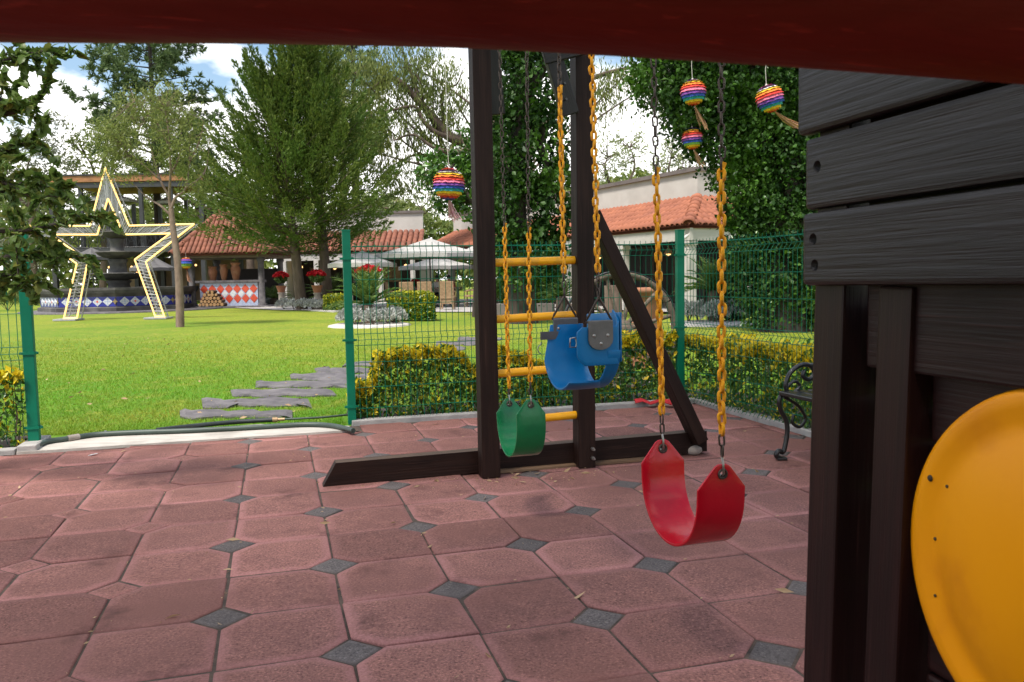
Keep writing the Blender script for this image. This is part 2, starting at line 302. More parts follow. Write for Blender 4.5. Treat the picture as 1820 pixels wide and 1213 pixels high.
class MB:
    def __init__(s): s.v = []; s.f = []; s.mi = []; s.sm = []; s.M = None; s.cur = 0
    def add(s, vs, fs, smooth=False):
        n = len(s.v)
        if s.M is not None: vs = [s.M @ Vector(v) for v in vs]
        s.v.extend(tuple(v) for v in vs)
        for f in fs: s.f.append([i+n for i in f]); s.mi.append(s.cur); s.sm.append(smooth)
        return s
    def box(s, c, d, M=None, bev=0.0):
        x, y, z = d[0]/2, d[1]/2, d[2]/2; c = Vector(c)
        if bev <= 0:
            P = [Vector((i*x, j*y, k*z)) for i in (-1, 1) for j in (-1, 1) for k in (-1, 1)]
            F = [(0, 1, 3, 2), (4, 6, 7, 5), (0, 4, 5, 1), (2, 3, 7, 6), (0, 2, 6, 4), (1, 5, 7, 3)]
        else:
            bm = bmesh.new(); bmesh.ops.create_cube(bm, size=1)
            for v in bm.verts: v.co = Vector((v.co.x*d[0], v.co.y*d[1], v.co.z*d[2]))
            bmesh.ops.bevel(bm, geom=bm.edges[:], offset=bev, segments=2, affect='EDGES', profile=0.6)
            bm.verts.index_update(); P = [v.co.copy() for v in bm.verts]; F = [[v.index for v in f.verts] for f in bm.faces]; bm.free()
        if M is not None: P = [M @ p for p in P]
        return s.add([p+c for p in P], F)
    def beam(s, a, b, w, h, up=(0, 0, 1), bev=0.0):
        a, b = Vector(a), Vector(b); d = b-a; X = d.normalized(); Z = Vector(up); Y = Z.cross(X).normalized(); Z = X.cross(Y)
        return s.box((a+b)/2, (d.length, w, h), Matrix((X, Y, Z)).transposed(), bev)
    def tube(s, pts, r, n=8, caps=True, smooth=True):
        pts = [Vector(p) for p in pts]; k = len(pts); rs = r if hasattr(r, '__len__') else [r]*k
        V = []; ref = None
        for i, p in enumerate(pts):
            d = (pts[min(i+1, k-1)] - pts[max(i-1, 0)])
            d = d.normalized() if d.length > 1e-9 else Vector((0, 0, 1))
            if ref is None: ref = d.orthogonal().normalized()
            else:
                ref = ref - d*ref.dot(d); ref = ref.normalized() if ref.length > 1e-6 else d.orthogonal().normalized()
            q = d.cross(ref)
            for j in range(n):
                a = 2*math.pi*j/n; V.append(p + (ref*math.cos(a) + q*math.sin(a))*rs[i])
        F = [(i*n+j, i*n+(j+1) % n, (i+1)*n+(j+1) % n, (i+1)*n+j) for i in range(k-1) for j in range(n)]
        s.add(V, F, smooth)
        if caps: s.add(V[:n][::-1], [list(range(n))]); s.add(V[-n:], [list(range(n))])
        return s
    def lathe(s, prof, c=(0, 0, 0), n=24, M=None, smooth=True, a0=0.0):
        V = []; c = Vector(c)
        for r, z in prof:
            for j in range(n):
                a = a0+2*math.pi*j/n; p = Vector((r*math.cos(a), r*math.sin(a), z)); V.append((M @ p if M is not None else p) + c)
        k = len(prof); F = [(i*n+j, i*n+(j+1) % n, (i+1)*n+(j+1) % n, (i+1)*n+j) for i in range(k-1) for j in range(n)]
        s.add(V, F, smooth)
        if prof[0][0] > 1e-6: s.add(V[:n][::-1], [list(range(n))])
        if prof[-1][0] > 1e-6: s.add(V[-n:], [list(range(n))])
        return s
    def prism(s, poly, z0, z1, M=None):
        n = len(poly); V = [Vector((*p, z0)) for p in poly] + [Vector((*p, z1)) for p in poly]
        if M is not None: V = [M @ v for v in V]
        return s.add(V, [list(range(n))[::-1], [n+i for i in range(n)]] + [(i, (i+1) % n, n+(i+1) % n, n+i) for i in range(n)])
    def mesh(s, name, mats, off=None):
        me = bpy.data.meshes.new(name)
        V = s.v if off is None else [(v[0]-off.x, v[1]-off.y, v[2]-off.z) for v in s.v]
        me.from_pydata(V, [], s.f)
        for mm in ([mats] if isinstance(mats, str) else mats): me.materials.append(MATS[mm])
        me.polygons.foreach_set('material_index', s.mi); me.polygons.foreach_set('use_smooth', s.sm); me.update()
        return me
    def build(s, name, mats, parent=None, local=False):
        off = None if (parent is None or local) else wloc(parent)
        return link(name, s.mesh(name, mats, off), parent)
def npmesh(name, V, F, mats, mi=None, smooth=False, parent=None):
    V = np.asarray(V, dtype=np.float32)
    if parent is not None: V = V - np.array(wloc(parent), dtype=np.float32)
    F = np.asarray(F, dtype=np.int32); nf, k = F.shape
    me = bpy.data.meshes.new(name); me.vertices.add(len(V)); me.vertices.foreach_set('co', V.ravel())
    me.loops.add(nf*k); me.loops.foreach_set('vertex_index', F.ravel())
    me.polygons.add(nf); me.polygons.foreach_set('loop_start', np.arange(0, nf*k, k, dtype=np.int32))
    try: me.polygons.foreach_set('loop_total', np.full(nf, k, dtype=np.int32))
    except Exception: pass
    for mm in ([mats] if isinstance(mats, str) else mats): me.materials.append(MATS[mm])
    if mi is not None: me.polygons.foreach_set('material_index', np.asarray(mi, dtype=np.int32))
    if smooth: me.polygons.foreach_set('use_smooth', np.ones(nf, dtype=bool))
    me.update(calc_edges=True)
    return link(name, me, parent)
def unit(a): return a/np.maximum(np.linalg.norm(a, axis=1, keepdims=True), 1e-9)
def leafcloud(name, C, size, mats, parent=None, dirs=None, dw=1.0, aspect=0.5, weights=None, svar=0.5, mi=None, cup=0.15):
    """leaf-sized faces (two triangles, folded on the midrib) at the points C"""
    C = np.asarray(C, dtype=float); N = len(C)
    a = RNG.normal(size=(N, 3))
    if dirs is not None: a = unit(a)*(1-dw) + np.asarray(dirs)*dw + 1e-6
    a = unit(a); b_ = unit(np.cross(a, RNG.normal(size=(N, 3)))); c_ = np.cross(a, b_)
    s = (np.asarray(size)*(1+svar*RNG.uniform(-1, 1, N)))[:, None]
    V = np.stack([C-a*s*0.5, C+b_*s*aspect*0.5+c_*s*cup, C+a*s*0.5, C-b_*s*aspect*0.5+c_*s*cup], 1).reshape(-1, 3)
    i = np.arange(N)*4
    F = np.stack([np.stack([i, i+1, i+2], 1), np.stack([i, i+2, i+3], 1)], 1).reshape(-1, 3)
    if mi is None and isinstance(mats, (list, tuple)) and len(mats) > 1:
        mi = RNG.choice(len(mats), N, p=weights)
    return npmesh(name, V, F, mats, None if mi is None else np.repeat(mi, 2), parent=parent)
def ico(mb, c, r, sub=2, squash=(1, 1, 1), jit=0.0):
    bm = bmesh.new(); bmesh.ops.create_icosphere(bm, subdivisions=sub, radius=1)
    P = [Vector((v.co.x*r*squash[0], v.co.y*r*squash[1], v.co.z*r*squash[2]))*(1+random.uniform(-jit, jit))+Vector(c) for v in bm.verts]
    bm.verts.index_update(); F = [[v.index for v in f.verts] for f in bm.faces]; bm.free(); mb.add(P, F, True)
# ================================================================== SETTING: ground, paving, kerbs
gm = MB(); gm.add([(-400, -60, -0.04), (400, -60, -0.04), (400, 700, -0.04), (-400, 700, -0.04)], [(0, 1, 2, 3)])
ground = tag(gm.build('ground', 'lawn'), 'green lawn running from the playground to the buildings', None, None, 'structure')

# patio outline in playground axes (a to the right, b away)
PAT = [(-9.0, -1.2), (3.47, -1.2), (3.47, 6.47), (0.52, 6.47), (0.52, 6.21), (-9.0, 6.21)]
pm = MB(); pm.M = RT
pm.prism([(-9.0, -1.2), (3.5, -1.2), (3.5, 6.50), (0.50, 6.50), (0.50, 6.24), (-9.0, 6.24)], -0.06, -0.0075)
patio = tag(pm.build('patio', 'joint_sand'), 'red concrete paving with dark diamond inserts', None, None, 'structure')

def clip(poly, p, n):
    o = []
    for i in range(len(poly)):
        A, B = Vector(poly[i]), Vector(poly[(i+1) % len(poly)]); da, db = (A-p).dot(n), (B-p).dot(n)
        if da >= 0: o.append(A)
        if (da < 0) != (db < 0): o.append(A + (B-A)*(da/(da-db)))
    return o
def pin(poly, d):       # inset a convex polygon
    n = len(poly); out_ = []
    for i in range(n):
        A, B, C_ = poly[i-1], poly[i], poly[(i+1) % n]
        e1, e2 = (B-A).normalized(), (C_-B).normalized(); n1, n2 = Vector((-e1.y, e1.x)), Vector((-e2.y, e2.x))
        den = 1 + n1.dot(n2); out_.append(B + (n1+n2)*(d/max(den, 0.3)))
    return out_
def tile_mesh(name, poly, mname, rim):
    p0 = pin(poly, 0.0035); p1 = pin(p0, 0.006); p2 = pin(p0, rim)
    n = len(poly); V = [(p.x, p.y, -0.03) for p in p0] + [(p.x, p.y, -0.007) for p in p0] + [(p.x, p.y, -0.001) for p in p1] + [(p.x, p.y, 0.0) for p in p2]
    F = [(k*n+i, k*n+(i+1) % n, (k+1)*n+(i+1) % n, (k+1)*n+i) for k in range(3) for i in range(n)] + [[3*n+i for i in range(n)]]
    me = bpy.data.meshes.new(name); me.from_pydata(V, [], F); me.materials.append(MATS[mname])
    at = me.attributes.new('edge', 'FLOAT', 'POINT'); at.data.foreach_set('value', [1.0]*(3*n) + [0.0]*n)
    me.polygons.foreach_set('use_smooth', [False]*n + [True]*(2*n+1)); me.update(); return me
S_, CUT = 0.4, 0.097
T0 = ab(Vector((-0.11833, 2.55493, 0)))
def cell_poly(par):      # one paver around its centre; par 0: corners (-,-) and (+,+) cut
    h = S_/2
    if par: return [Vector(p) for p in ((-h, -h), (h-CUT, -h), (h, -h+CUT), (h, h), (-h+CUT, h), (-h, h-CUT))]
    return [Vector(p) for p in ((-h+CUT, -h), (h, -h), (h, h-CUT), (h-CUT, h), (-h, h), (-h, -h+CUT))]
DIA = [Vector(p) for p in ((CUT, 0), (0, CUT), (-CUT, 0), (0, -CUT))]
full = {0: tile_mesh('paving_tile', cell_poly(0), 'paver_red', 0.05), 1: tile_mesh('paving_tile', cell_poly(1), 'paver_red', 0.05),
        'g': tile_mesh('paving_diamond', DIA, 'paver_grey', 0.02), 'r': tile_mesh('paving_diamond', DIA, 'paver_red', 0.03)}
tiles = []
def inside(c, m=0.0):
    a, b = c
    return -9.0+m < a < 3.47-m and -1.2+m < b < (6.47 if a > 0.52 else 6.21)-m
def clip_patio(poly, c):
    q = [p + Vector(c) for p in poly]
    q = clip(q, Vector((3.47, 0)), Vector((-1, 0)))
    if len(q) > 2: q = clip(q, Vector((0, 6.47 if c[0] > 0.52 else 6.21)), Vector((0, -1)))
    return [p - Vector(c) for p in q]
for u in range(-16, 12):
    for v in range(-9, 13):
        ca, cb = T0[0]+(u+0.5)*S_, T0[1]+(v+0.5)*S_
        pv = L(ca, cb)
        if pv.y < 1.25 or abs(pv.x) > 0.78*pv.y+0.7: vis = False
        else: vis = True
        for kind in ('t', 'd'):
            if kind == 'd':
                if (u+v) % 2 == 0: continue
                c = (T0[0]+u*S_, T0[1]+v*S_); poly = DIA; key = 'r' if u <= -3 else 'g'
            else: c = (ca, cb); key = 1-(u+v) % 2; poly = cell_poly(key)
            q = clip_patio(poly, c)
            if len(q) < 3: continue
            ar = abs(sum(q[i].x*q[(i+1) % len(q)].y - q[(i+1) % len(q)].x*q[i].y for i in range(len(q))))/2
            if ar < 0.0015: continue
            whole = len(q) == len(poly) and all((q[i]-poly[i]).length < 1e-4 for i in range(len(q)))
            if not whole:
                q2 = []
                for p in q:
                    if not q2 or (p-q2[-1]).length > 0.012: q2.append(p)
                if len(q2) < 3 or ar < 0.006: continue
                q = q2
            tiles.append((vis, kind, key, c, None if whole else q))
rest = {0: MB(), 1: MB(), 'g': MB(), 'r': MB()}
def dist(tl): return L(*tl[3]).length
shown = {'t': 0, 'd': 0}
for tl in sorted(tiles, key=lambda tt: (not tt[0], dist(tt))):
    vis, kind, key, c, q = tl
    nm = 'paving_tile' if kind == 't' else 'paving_diamond'
    if vis and shown[kind] < 300:
        shown[kind] += 1
        me = full[key] if q is None else tile_mesh(nm, q, 'paver_grey' if key == 'g' else 'paver_red', 0.03)
        o = link(nm, me, patio)
        o.matrix_local = Matrix.Translation(L(*c, random.uniform(-0.0045, 0.0035))) @ Euler((random.gauss(0, 0.006), random.gauss(0, 0.006), TH+random.gauss(0, 0.007))).to_matrix().to_4x4()
    else:
        mb = rest[key]; qq = pin(q or (DIA if kind == 'd' else cell_poly(key)), 0.004); mb.M = RT @ Matrix.Translation((*c, 0))
        mb.prism([tuple(p) for p in qq], -0.02, -0.001)
for key, mb in rest.items():
    if mb.v: tag(mb.build('paving_diamond_field' if key in ('g', 'r') else 'paving_tile_field', 'paver_grey' if key == 'g' else 'paver_red', patio), kind='stuff')

# threshold slab of pale concrete at the opening in the fence
m_ = MB(); m_.M = RT; m_.prism([(-1.72, 6.215), (0.50, 6.215), (0.50, 6.40), (-0.15, 6.74), (-1.45, 6.68), (-1.72, 6.50)], -0.05, 0.012)
tag(m_.build('concrete_threshold', 'concrete'), 'pale concrete threshold between patio and lawn', None, None, 'structure')
# kerbs, cut in lengths
def kerb(label, segs):
    k = None
    for i, (p, q, w, h) in enumerate(segs):
        mb = MB(); mb.beam(L(*p, h/2-0.03), L(*q, h/2-0.03), w, h+0.06, bev=0.008)
        if k is None: k = tag(mb.build('kerb', 'kerb'), label, None, None, 'structure')
        else: mb.build('kerb_stone', 'kerb', k)
kerb('pale concrete kerb between paving and hedge by the fence', [((0.53, 6.53), (1.55, 6.53), 0.10, 0.035), ((1.555, 6.53), (2.55, 6.53), 0.10, 0.033), ((2.555, 6.53), (3.58, 6.53), 0.10, 0.036)])
kerb('pale concrete kerb along the hedge beside the black bench', [((3.53, 6.475), (3.53, 5.5), 0.10, 0.035), ((3.53, 5.495), (3.53, 4.5), 0.10, 0.038), ((3.53, 4.495), (3.53, 3.5), 0.10, 0.035), ((3.53, 3.495), (3.53, 2.2), 0.10, 0.035)])
kerb('concrete kerb stone below the left fence post', [((-1.66, 6.225), (-1.66, 6.62), 0.12, 0.05)])
kerb('low kerb under the hedge at the far left', [((-9.0, 6.27), (-1.73, 6.27), 0.10, 0.03)])
# soil beds under the hedges
bm_ = MB(); bm_.M = RT
bm_.prism([(0.55, 6.585), (4.2, 6.585), (4.2, 7.25), (0.55, 7.25)], -0.05, 0.0); bm_.prism([(3.585, 2.0), (4.2, 2.0), (4.2, 6.58), (3.585, 6.58)], -0.05, 0.0)
bm_.prism([(-9, 6.325), (-1.74, 6.325), (-1.74, 6.95), (-9, 6.95)], -0.05, 0.0)
tag(bm_.build('planting_bed', 'soil'), 'dark soil under the hedges', None, None, 'structure')

# grass blades on the near lawn
N = 230000
Y = 6.4 + (RNG.uniform(0, 1, N)**1.6)*13; X = RNG.uniform(-1, 1, N)*(0.72*Y) ; Z = np.full(N, -0.04)
bb = -E1.y*X + E1.x*Y; aa = E1.x*X + E1.y*Y
STONES = [(309, 527, 726, 738), (360, 554, 705, 718), (405, 589, 689, 699.5), (456, 622, 674.6, 684.5), (516, 658, 662, 671), (560, 668, 651.7, 659.7), (612, 700, 641, 647.5), (658, 745, 631, 637.5), (700, 790, 622, 628), (735, 825, 613.5, 619.5), (772, 858, 605.5, 611), (812, 890, 598, 603)]
keep = (RNG.uniform(0, 1, N) < np.clip(1.0-(Y-11.0)/8.0, 0, 1)) & (bb > np.where(aa > 0.5, np.where(aa > 4.2, 0, 7.2), np.where(aa > -1.75, 6.72, 6.9)))
for (x0, x1, y0, y1) in STONES:
    A_, B_, C_, D_ = gr(x0, y1), gr(x1, y1), gr(x1, y0), gr(x0, y0)
    k = (Y - A_.y)/(D_.y - A_.y); xl = A_.x + (D_.x-A_.x)*k; xr = B_.x + (C_.x-B_.x)*k
    keep &= ~((k > 0.18) & (k < 0.86) & (X > xl+0.05) & (X < xr-0.05))
X, Y, Z = X[keep], Y[keep], Z[keep]; N = len(X)
hgt = RNG.uniform(0.012, 0.034, N)*(1+0.03*(Y-6)); ang = RNG.uniform(0, 2*np.pi, N); w = 0.0028*(1+0.10*(Y-6)); ln = RNG.normal(size=(N, 2))*0.016
B0 = np.stack([X-np.cos(ang)*w, Y-np.sin(ang)*w, Z], 1); B1 = np.stack([X+np.cos(ang)*w, Y+np.sin(ang)*w, Z], 1); B2 = np.stack([X+ln[:, 0], Y+ln[:, 1], Z+hgt], 1)
gv = np.stack([B0, B1, B2], 1).reshape(-1, 3); gi = np.arange(N*3).reshape(-1, 3)
tag(npmesh('grass', gv, gi, 'grass_blade'), 'short mown grass of the near lawn', 'grass', None, 'stuff')

# stepping stones, each a rough slab
names = ['nearest', 'second', 'third', 'fourth', 'fifth', 'sixth', 'seventh', 'eighth', 'ninth', 'tenth', 'eleventh', 'farthest']
for i, (x0, x1, y0, y1) in enumerate(STONES):
    A_, B_, C_, D_ = gr(x0, y1), gr(x1, y1), gr(x1, y0), gr(x0, y0)
    lo = [A_.lerp(B_, k/9) for k in range(10)]; hi = [C_.lerp(D_, k/9) for k in range(10)]; dep = (D_.y-A_.y)
    ring = []
    for k, p in enumerate(lo+hi):
        e = random.uniform(-0.20, 0.20)*dep
        ring.append(Vector((p.x + random.uniform(-.05, .05), p.y + e, 0)))
    mb = MB(); n = len(ring); cen = sum(ring, Vector())/n
    V = [(p.x, p.y, -0.06) for p in ring] + [(p.x, p.y, -0.026+random.uniform(-.008, .008)) for p in ring] + [tuple((p*0.9+cen*0.1).xy)+(-0.012+random.uniform(-.008, .008),) for p in ring]
    F = [(k*n+j, k*n+(j+1) % n, (k+1)*n+(j+1) % n, (k+1)*n+j) for k in range(2) for j in range(n)]
    # the top as a strip of quads so that its relief shows
    F += [(2*n+j, 2*n+j+1, 2*n+18-j, 2*n+19-j) for j in range(9)]
    mb.add(V, F)
    tag(mb.build('stepping_stone', 'stone_grey'), f'rough grey stepping slab in the lawn, {names[i]} from the concrete threshold' if i < 11 else 'farthest grey stepping slab of the path across the lawn', 'stepping stone', 'stepping stones across the lawn')

# ================================================================== FENCE
ZW = [1.385, 1.125, 0.935, 0.48, 0.285]; FOLDS = [1.335, 0.66, 0.075]
def fence_panel(root, P, Q, sp=0.0505, nside=3, inv=1):
    P, Q = Vector(P), Vector(Q); d = (Q-P); ln_ = d.length; d = d/ln_; nrm = Vector((-d.y, d.x, 0))*inv
    prof = [(1.415, 0)]
    for fz in FOLDS: prof += [(fz+0.045, 0), (fz, 0.032), (fz-0.045, 0)]
    prof[-1] = (0.03, 0)
    mv, mh = MB(), MB()
    k = int(ln_/sp)
    for i in range(k+1):
        o = P + d*(sp*0.5 + i*sp)
        if sp*0.5 + i*sp > ln_-0.01: break
        mv.tube([o + nrm*e + Vector((0, 0, z)) for z, e in prof], 0.0029, nside, False)
    for z in ZW + [fz+0.045 for fz in FOLDS] + [fz-0.045 for fz in FOLDS[:2]]:
        mh.tube([P+nrm*0.004+Vector((0, 0, z)), Q+nrm*0.004+Vector((0, 0, z))], 0.0033, 4, False)
    for fz in FOLDS[:2]: mh.tube([P+nrm*0.036+Vector((0, 0, fz)), Q+nrm*0.036+Vector((0, 0, fz))], 0.0027, 4, False)
    mv.build('upright_wires', 'fence_green', root); mh.build('cross_wires', 'fence_green', root)
def fence_post(root, p, w=0.062, h=1.50, clamps=(1.29, 0.66, 0.14), lean=0.0):
    p = Vector(p); mb = MB(); mb.M = Matrix.Translation(p) @ RT @ Matrix.Rotation(lean, 4, 'Y')
    mb.box((0, 0, h/2), (w, w*0.8, h), bev=0.004); mb.box((0, 0, h+0.004), (w+0.004, w*0.8+0.004, 0.012), bev=0.003)
    po = mb.build('post', 'fence_green', root)
    for z in clamps:
        c = MB(); c.M = mb.M; c.box((0, 0, z), (w+0.012, w*0.8+0.012, 0.018)); c.box((w/2+0.014, -0.01, z), (0.02, 0.014, 0.016)); c.box((-w/2-0.014, -0.01, z), (0.02, 0.014, 0.016))
        c.tube([(w/2+0.014, -0.035, z), (w/2+0.014, 0.01, z)], 0.005, 6)
        c.build('clamp', 'fence_green', po)
PA, PB, PC = L(-1.66, 6.43, 0.0), L(0.535, 6.53, 0.0), L(3.40, 6.60, 0.0)
fl = thing('fence', 'green wire mesh fence with a green post at the left edge, behind oak leaves', 'fence', PA)
fence_post(fl, PA, 0.07, 1.50); fence_panel(fl, PA-E1*0.04, PA-E1*2.9)
fm = thing('fence', 'green wire mesh fence behind the swings, between two green posts', 'fence', PB)
fence_post(fm, PB); fence_post(fm, PC, 0.066); fence_panel(fm, PB+E1*0.04, PC-E1*0.04, inv=-1)
fr = thing('fence', 'green wire mesh fence on the right, running behind the black bench', 'fence', PC)
DIRR = (E1*0.06 - E2).normalized(); fence_panel(fr, PC+DIRR*0.045, PC+DIRR*2.5, 0.05); fence_post(fr, PC+DIRR*2.54); fence_panel(fr, PC+DIRR*2.58, PC+DIRR*5.0, 0.05)

# ================================================================== HEDGES (variegated: green below, yellow tips)
def hedge(label, a0, a1, b0, b1, htop, n, along='a', seed=1, tipfrac=0.8, hole=None, sz=0.045):
    base = L((a0+a1)/2, (b0+b1)/2, 0); root = thing('hedge', label, 'hedge', base, 'yellow tipped hedges along the fence')
    r = np.random.default_rng(seed)
    A = r.uniform(a0, a1, n); B = r.uniform(b0, b1, n)
    t_ = (A if along == 'a' else B)
    top = np.array([htop(x) for x in t_]) + 0.02*np.sin(t_*31+seed) + 0.018*np.sin(t_*57)
    u = r.uniform(0, 1, n); zz = np.where(u < 0.42, top - np.abs(r.normal(0, 0.028, n)), r.uniform(0.02, 1, n)*top)
    # pull the leaves towards the faces the light reaches
    side = r.uniform(0, 1, n)
    if along == 'a': B = np.where(side < 0.55, b0 + np.abs(r.normal(0, 0.035, n)), B)
    else: A = np.where(side < 0.55, a0 + np.abs(r.normal(0, 0.035, n)), A)
    clump = 0.5 + 0.5*np.sin(A*23+B*17+seed)*np.sin(zz*29+A*11)
    ok = (zz > 0.015) & (r.uniform(0, 1, n) < 0.35+0.75*clump)
    if hole is not None: ok &= ~hole(A, B, zz, r)
    A, B, zz, top = A[ok], B[ok], zz[ok], top[ok]
    C = np.stack([A*E1.x+B*E2.x, A*E1.y+B*E2.y, zz], 1)
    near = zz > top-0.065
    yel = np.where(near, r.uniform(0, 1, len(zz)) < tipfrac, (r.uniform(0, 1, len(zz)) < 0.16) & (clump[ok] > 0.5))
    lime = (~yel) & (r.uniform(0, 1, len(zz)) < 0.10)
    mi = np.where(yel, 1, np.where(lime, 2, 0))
    dirs = np.zeros((len(zz), 3)); dirs[:, 2] = 1.0; dirs[:, 0] += -0.25; dirs[:, 1] += -0.35
    leafcloud('foliage', C, np.where(near, sz*1.35, sz), ['hedge_leaf', 'hedge_tip', 'hedge_lime'], root, unit(dirs), 0.42, 0.5, mi=mi)
    st = MB()
    for i in range(int(max(abs(a1-a0), abs(b1-b0))/0.07)):
        pa, pb = random.uniform(a0+.05, a1), random.uniform(b0+0.05, b1); hh = htop(pa if along == 'a' else pb)*random.uniform(0.6, 0.97)
        if hole is not None and bool(hole(np.array([pa]), np.array([pb]), np.array([hh]), r)[0]): hh *= 0.3
        st.tube([L(pa, pb, -0.03), L(pa+random.uniform(-.05, .05), pb+random.uniform(-.03, .03), hh*0.5), L(pa+random.uniform(-.08, .08), pb+random.uniform(-.05, .05), hh)], [0.006, 0.005, 0.002], 5, False)
    tag(st.build('stems', 'bark_pale', root), kind='stuff')
    return root
def hm(a):      # the middle hedge is uneven: thin by the post, a gap beside the swing post
    pts_ = [(0.55, .14), (0.62, .34), (0.70, .26), (0.76, .50), (0.86, .54), (1.3, .55), (1.46, .50), (1.55, .36), (1.68, .36), (1.76, .52), (1.86, .5), (1.98, .46), (2.2, .36), (2.5, .46), (2.75, .58), (3.38, .60)]
    for (x0, y0), (x1, y1) in zip(pts_, pts_[1:]):
        if x0 <= a <= x1: return y0+(y1-y0)*(a-x0)/(x1-x0)
    return pts_[0][1] if a < 0.55 else pts_[-1][1]
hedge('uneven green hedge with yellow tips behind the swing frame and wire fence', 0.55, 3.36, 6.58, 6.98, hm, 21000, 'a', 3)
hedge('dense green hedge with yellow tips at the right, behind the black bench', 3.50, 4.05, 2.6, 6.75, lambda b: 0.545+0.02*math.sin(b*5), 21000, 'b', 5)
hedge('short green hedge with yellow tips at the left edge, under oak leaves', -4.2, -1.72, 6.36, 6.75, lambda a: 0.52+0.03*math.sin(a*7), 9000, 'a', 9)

# ================================================================== SWING FRAME
SA = 1.11                                    # the swing beam runs along this line towards the playhouse
pL_, pR_ = L(1.125, 4.50), L(1.715, 4.545)
sf = thing('swing_set', 'dark brown timber swing frame with yellow ladder rungs standing on the paving', 'swing set', L(1.3, 4.5))
def part_beam(name, a, b, w, h, m, root, up=(0, 0, 1), bev=0.006):
    """timber with its grain along the local X axis"""
    a, b = Vector(a), Vector(b); d = b-a; X = d.normalized(); Z = Vector(up); Yv = Z.cross(X).normalized(); Z = X.cross(Yv)
    mb = MB(); mb.box((0, 0, 0), (d.length, w, h), None, bev)
    o = link(name, mb.mesh(name, m), root)
    M4 = Matrix((X, Yv, Z)).transposed().to_4x4(); M4.translation = (a+b)/2 - wloc(root); o.matrix_local = M4; return o
topL, topR = pt(851, 60, 4.68), pt(1033, 60, 4.90)
part_beam('post', pL_+Vector((0, 0, 0.0)), topL+Vector((0, 0, 0.25)), 0.105, 0.105, 'wood_dark', sf, up=E2)
part_beam('post', pR_+Vector((0, 0, 0.0)), topR+Vector((0, 0, 0.25)), 0.105, 0.105, 'wood_dark', sf, up=E2)
# base beam with one end sawn at a slant, a pale board under its right half
w2, h2 = 0.085, 0.128
mb = MB(); La, Lb = 0.205, 2.545; y0, y1 = 4.585, 4.585+w2; z0 = 0.008
ln_ = Lb-La
V = [(-ln_/2, -w2/2, -h2/2), (-ln_/2, w2/2, -h2/2), (-ln_/2+0.075, w2/2, h2/2), (-ln_/2+0.075, -w2/2, h2/2), (ln_/2, -w2/2, -h2/2), (ln_/2, w2/2, -h2/2), (ln_/2, w2/2, h2/2), (ln_/2, -w2/2, h2/2)]
mb.add(V, [(0, 1, 2, 3), (4, 7, 6, 5), (0, 4, 5, 1), (0, 3, 7, 4), (1, 5, 6, 2)]); mb.cur = 1; mb.add([V[3], V[2], V[6], V[7]], [(0, 3, 2, 1)])
o = link('base_beam', mb.mesh('base_beam', ['wood_dark', 'wood_worn']), sf); M4 = RT.copy(); M4.translation = L((La+Lb)/2, (y0+y1)/2, z0+h2/2) - wloc(sf); o.matrix_local = M4 @ Matrix.Rotation(-0.010, 4, 'Y')
part_beam('base_board', L(1.19, 4.60, 0.0085), L(2.30, 4.60, 0.0085), 0.12, 0.017, 'wood_raw', sf, bev=0.003)
# four yellow rungs
for z in (1.205, 0.888, 0.580, 0.300):
    mb = MB(); lx = (1.215-0.30)*0.0
    k = z/2.4
    pa = pL_.lerp(Vector((topL.x, topL.y, 2.4)), k); pa.z = z; pb = pR_.lerp(Vector((topR.x, topR.y, 2.4)), k); pb.z = z+0.012
    d = (pb-pa).normalized()
    mb.tube([pa+d*0.03, pb-d*0.03], 0.0235, 16); mb.build('rung', 'paint_yellow', sf)
# brace leaning against the right post, knee braces and cross beam above
part_beam('brace', pt(1243, 785, 5.06), pt(1052, 395, 4.98)+Vector((0, 0, 0.05)), 0.075, 0.115, 'wood_dark', sf, up=E2)
cz = 2.56
part_beam('cross_beam', Vector((topL.x, topL.y, cz))-E1*0.25, Vector((topR.x, topR.y, cz))+E1*0.25, 0.09, 0.14, 'wood_plank', sf)
part_beam('knee_brace', pt(1013, 205, 4.80), pt(960, 25, 4.72), 0.05, 0.10, 'wood_plank', sf, up=E1)
part_beam('knee_brace', pt(884, 205, 4.86), pt(866, 20, 4.79), 0.05, 0.085, 'wood_plank', sf, up=E1)
part_beam('gusset_plate', pt(962, 88, 4.72), pt(1036, 70, 4.76), 0.03, 0.17, 'wood_plank', sf)
for (px_, py_) in ((1001, 150), (1004, 178)):
    q = pt(px_, py_, 4.745); mb = MB(); mb.tube([q, q-E2*0.03], 0.007, 8); mb.build('bolt', 'iron_black', sf)
swing_beam = part_beam('top_beam', L(SA, 4.75, 2.62), L(SA, 0.4, 2.62), 0.10, 0.15, 'wood_dark', sf)
for zz in (0.060, 0.115):
    q = L(1.745, 4.492, zz); mb = MB(); mb.tube([q, q-E2*0.022], 0.011, 6); mb.tube([q-E2*0.022, q-E2*0.040], 0.006, 8); mb.build('bolt', 'steel', sf)
st = MB(); q = L(2.46, 4.60, 0.032); ico(st, q, 0.055, 2, (1.0, 0.8, 0.62), 0.03)
tag(st.build('stone', 'stone_pale'), 'round pale stone wedged under the foot of the slanting brace', 'stone')

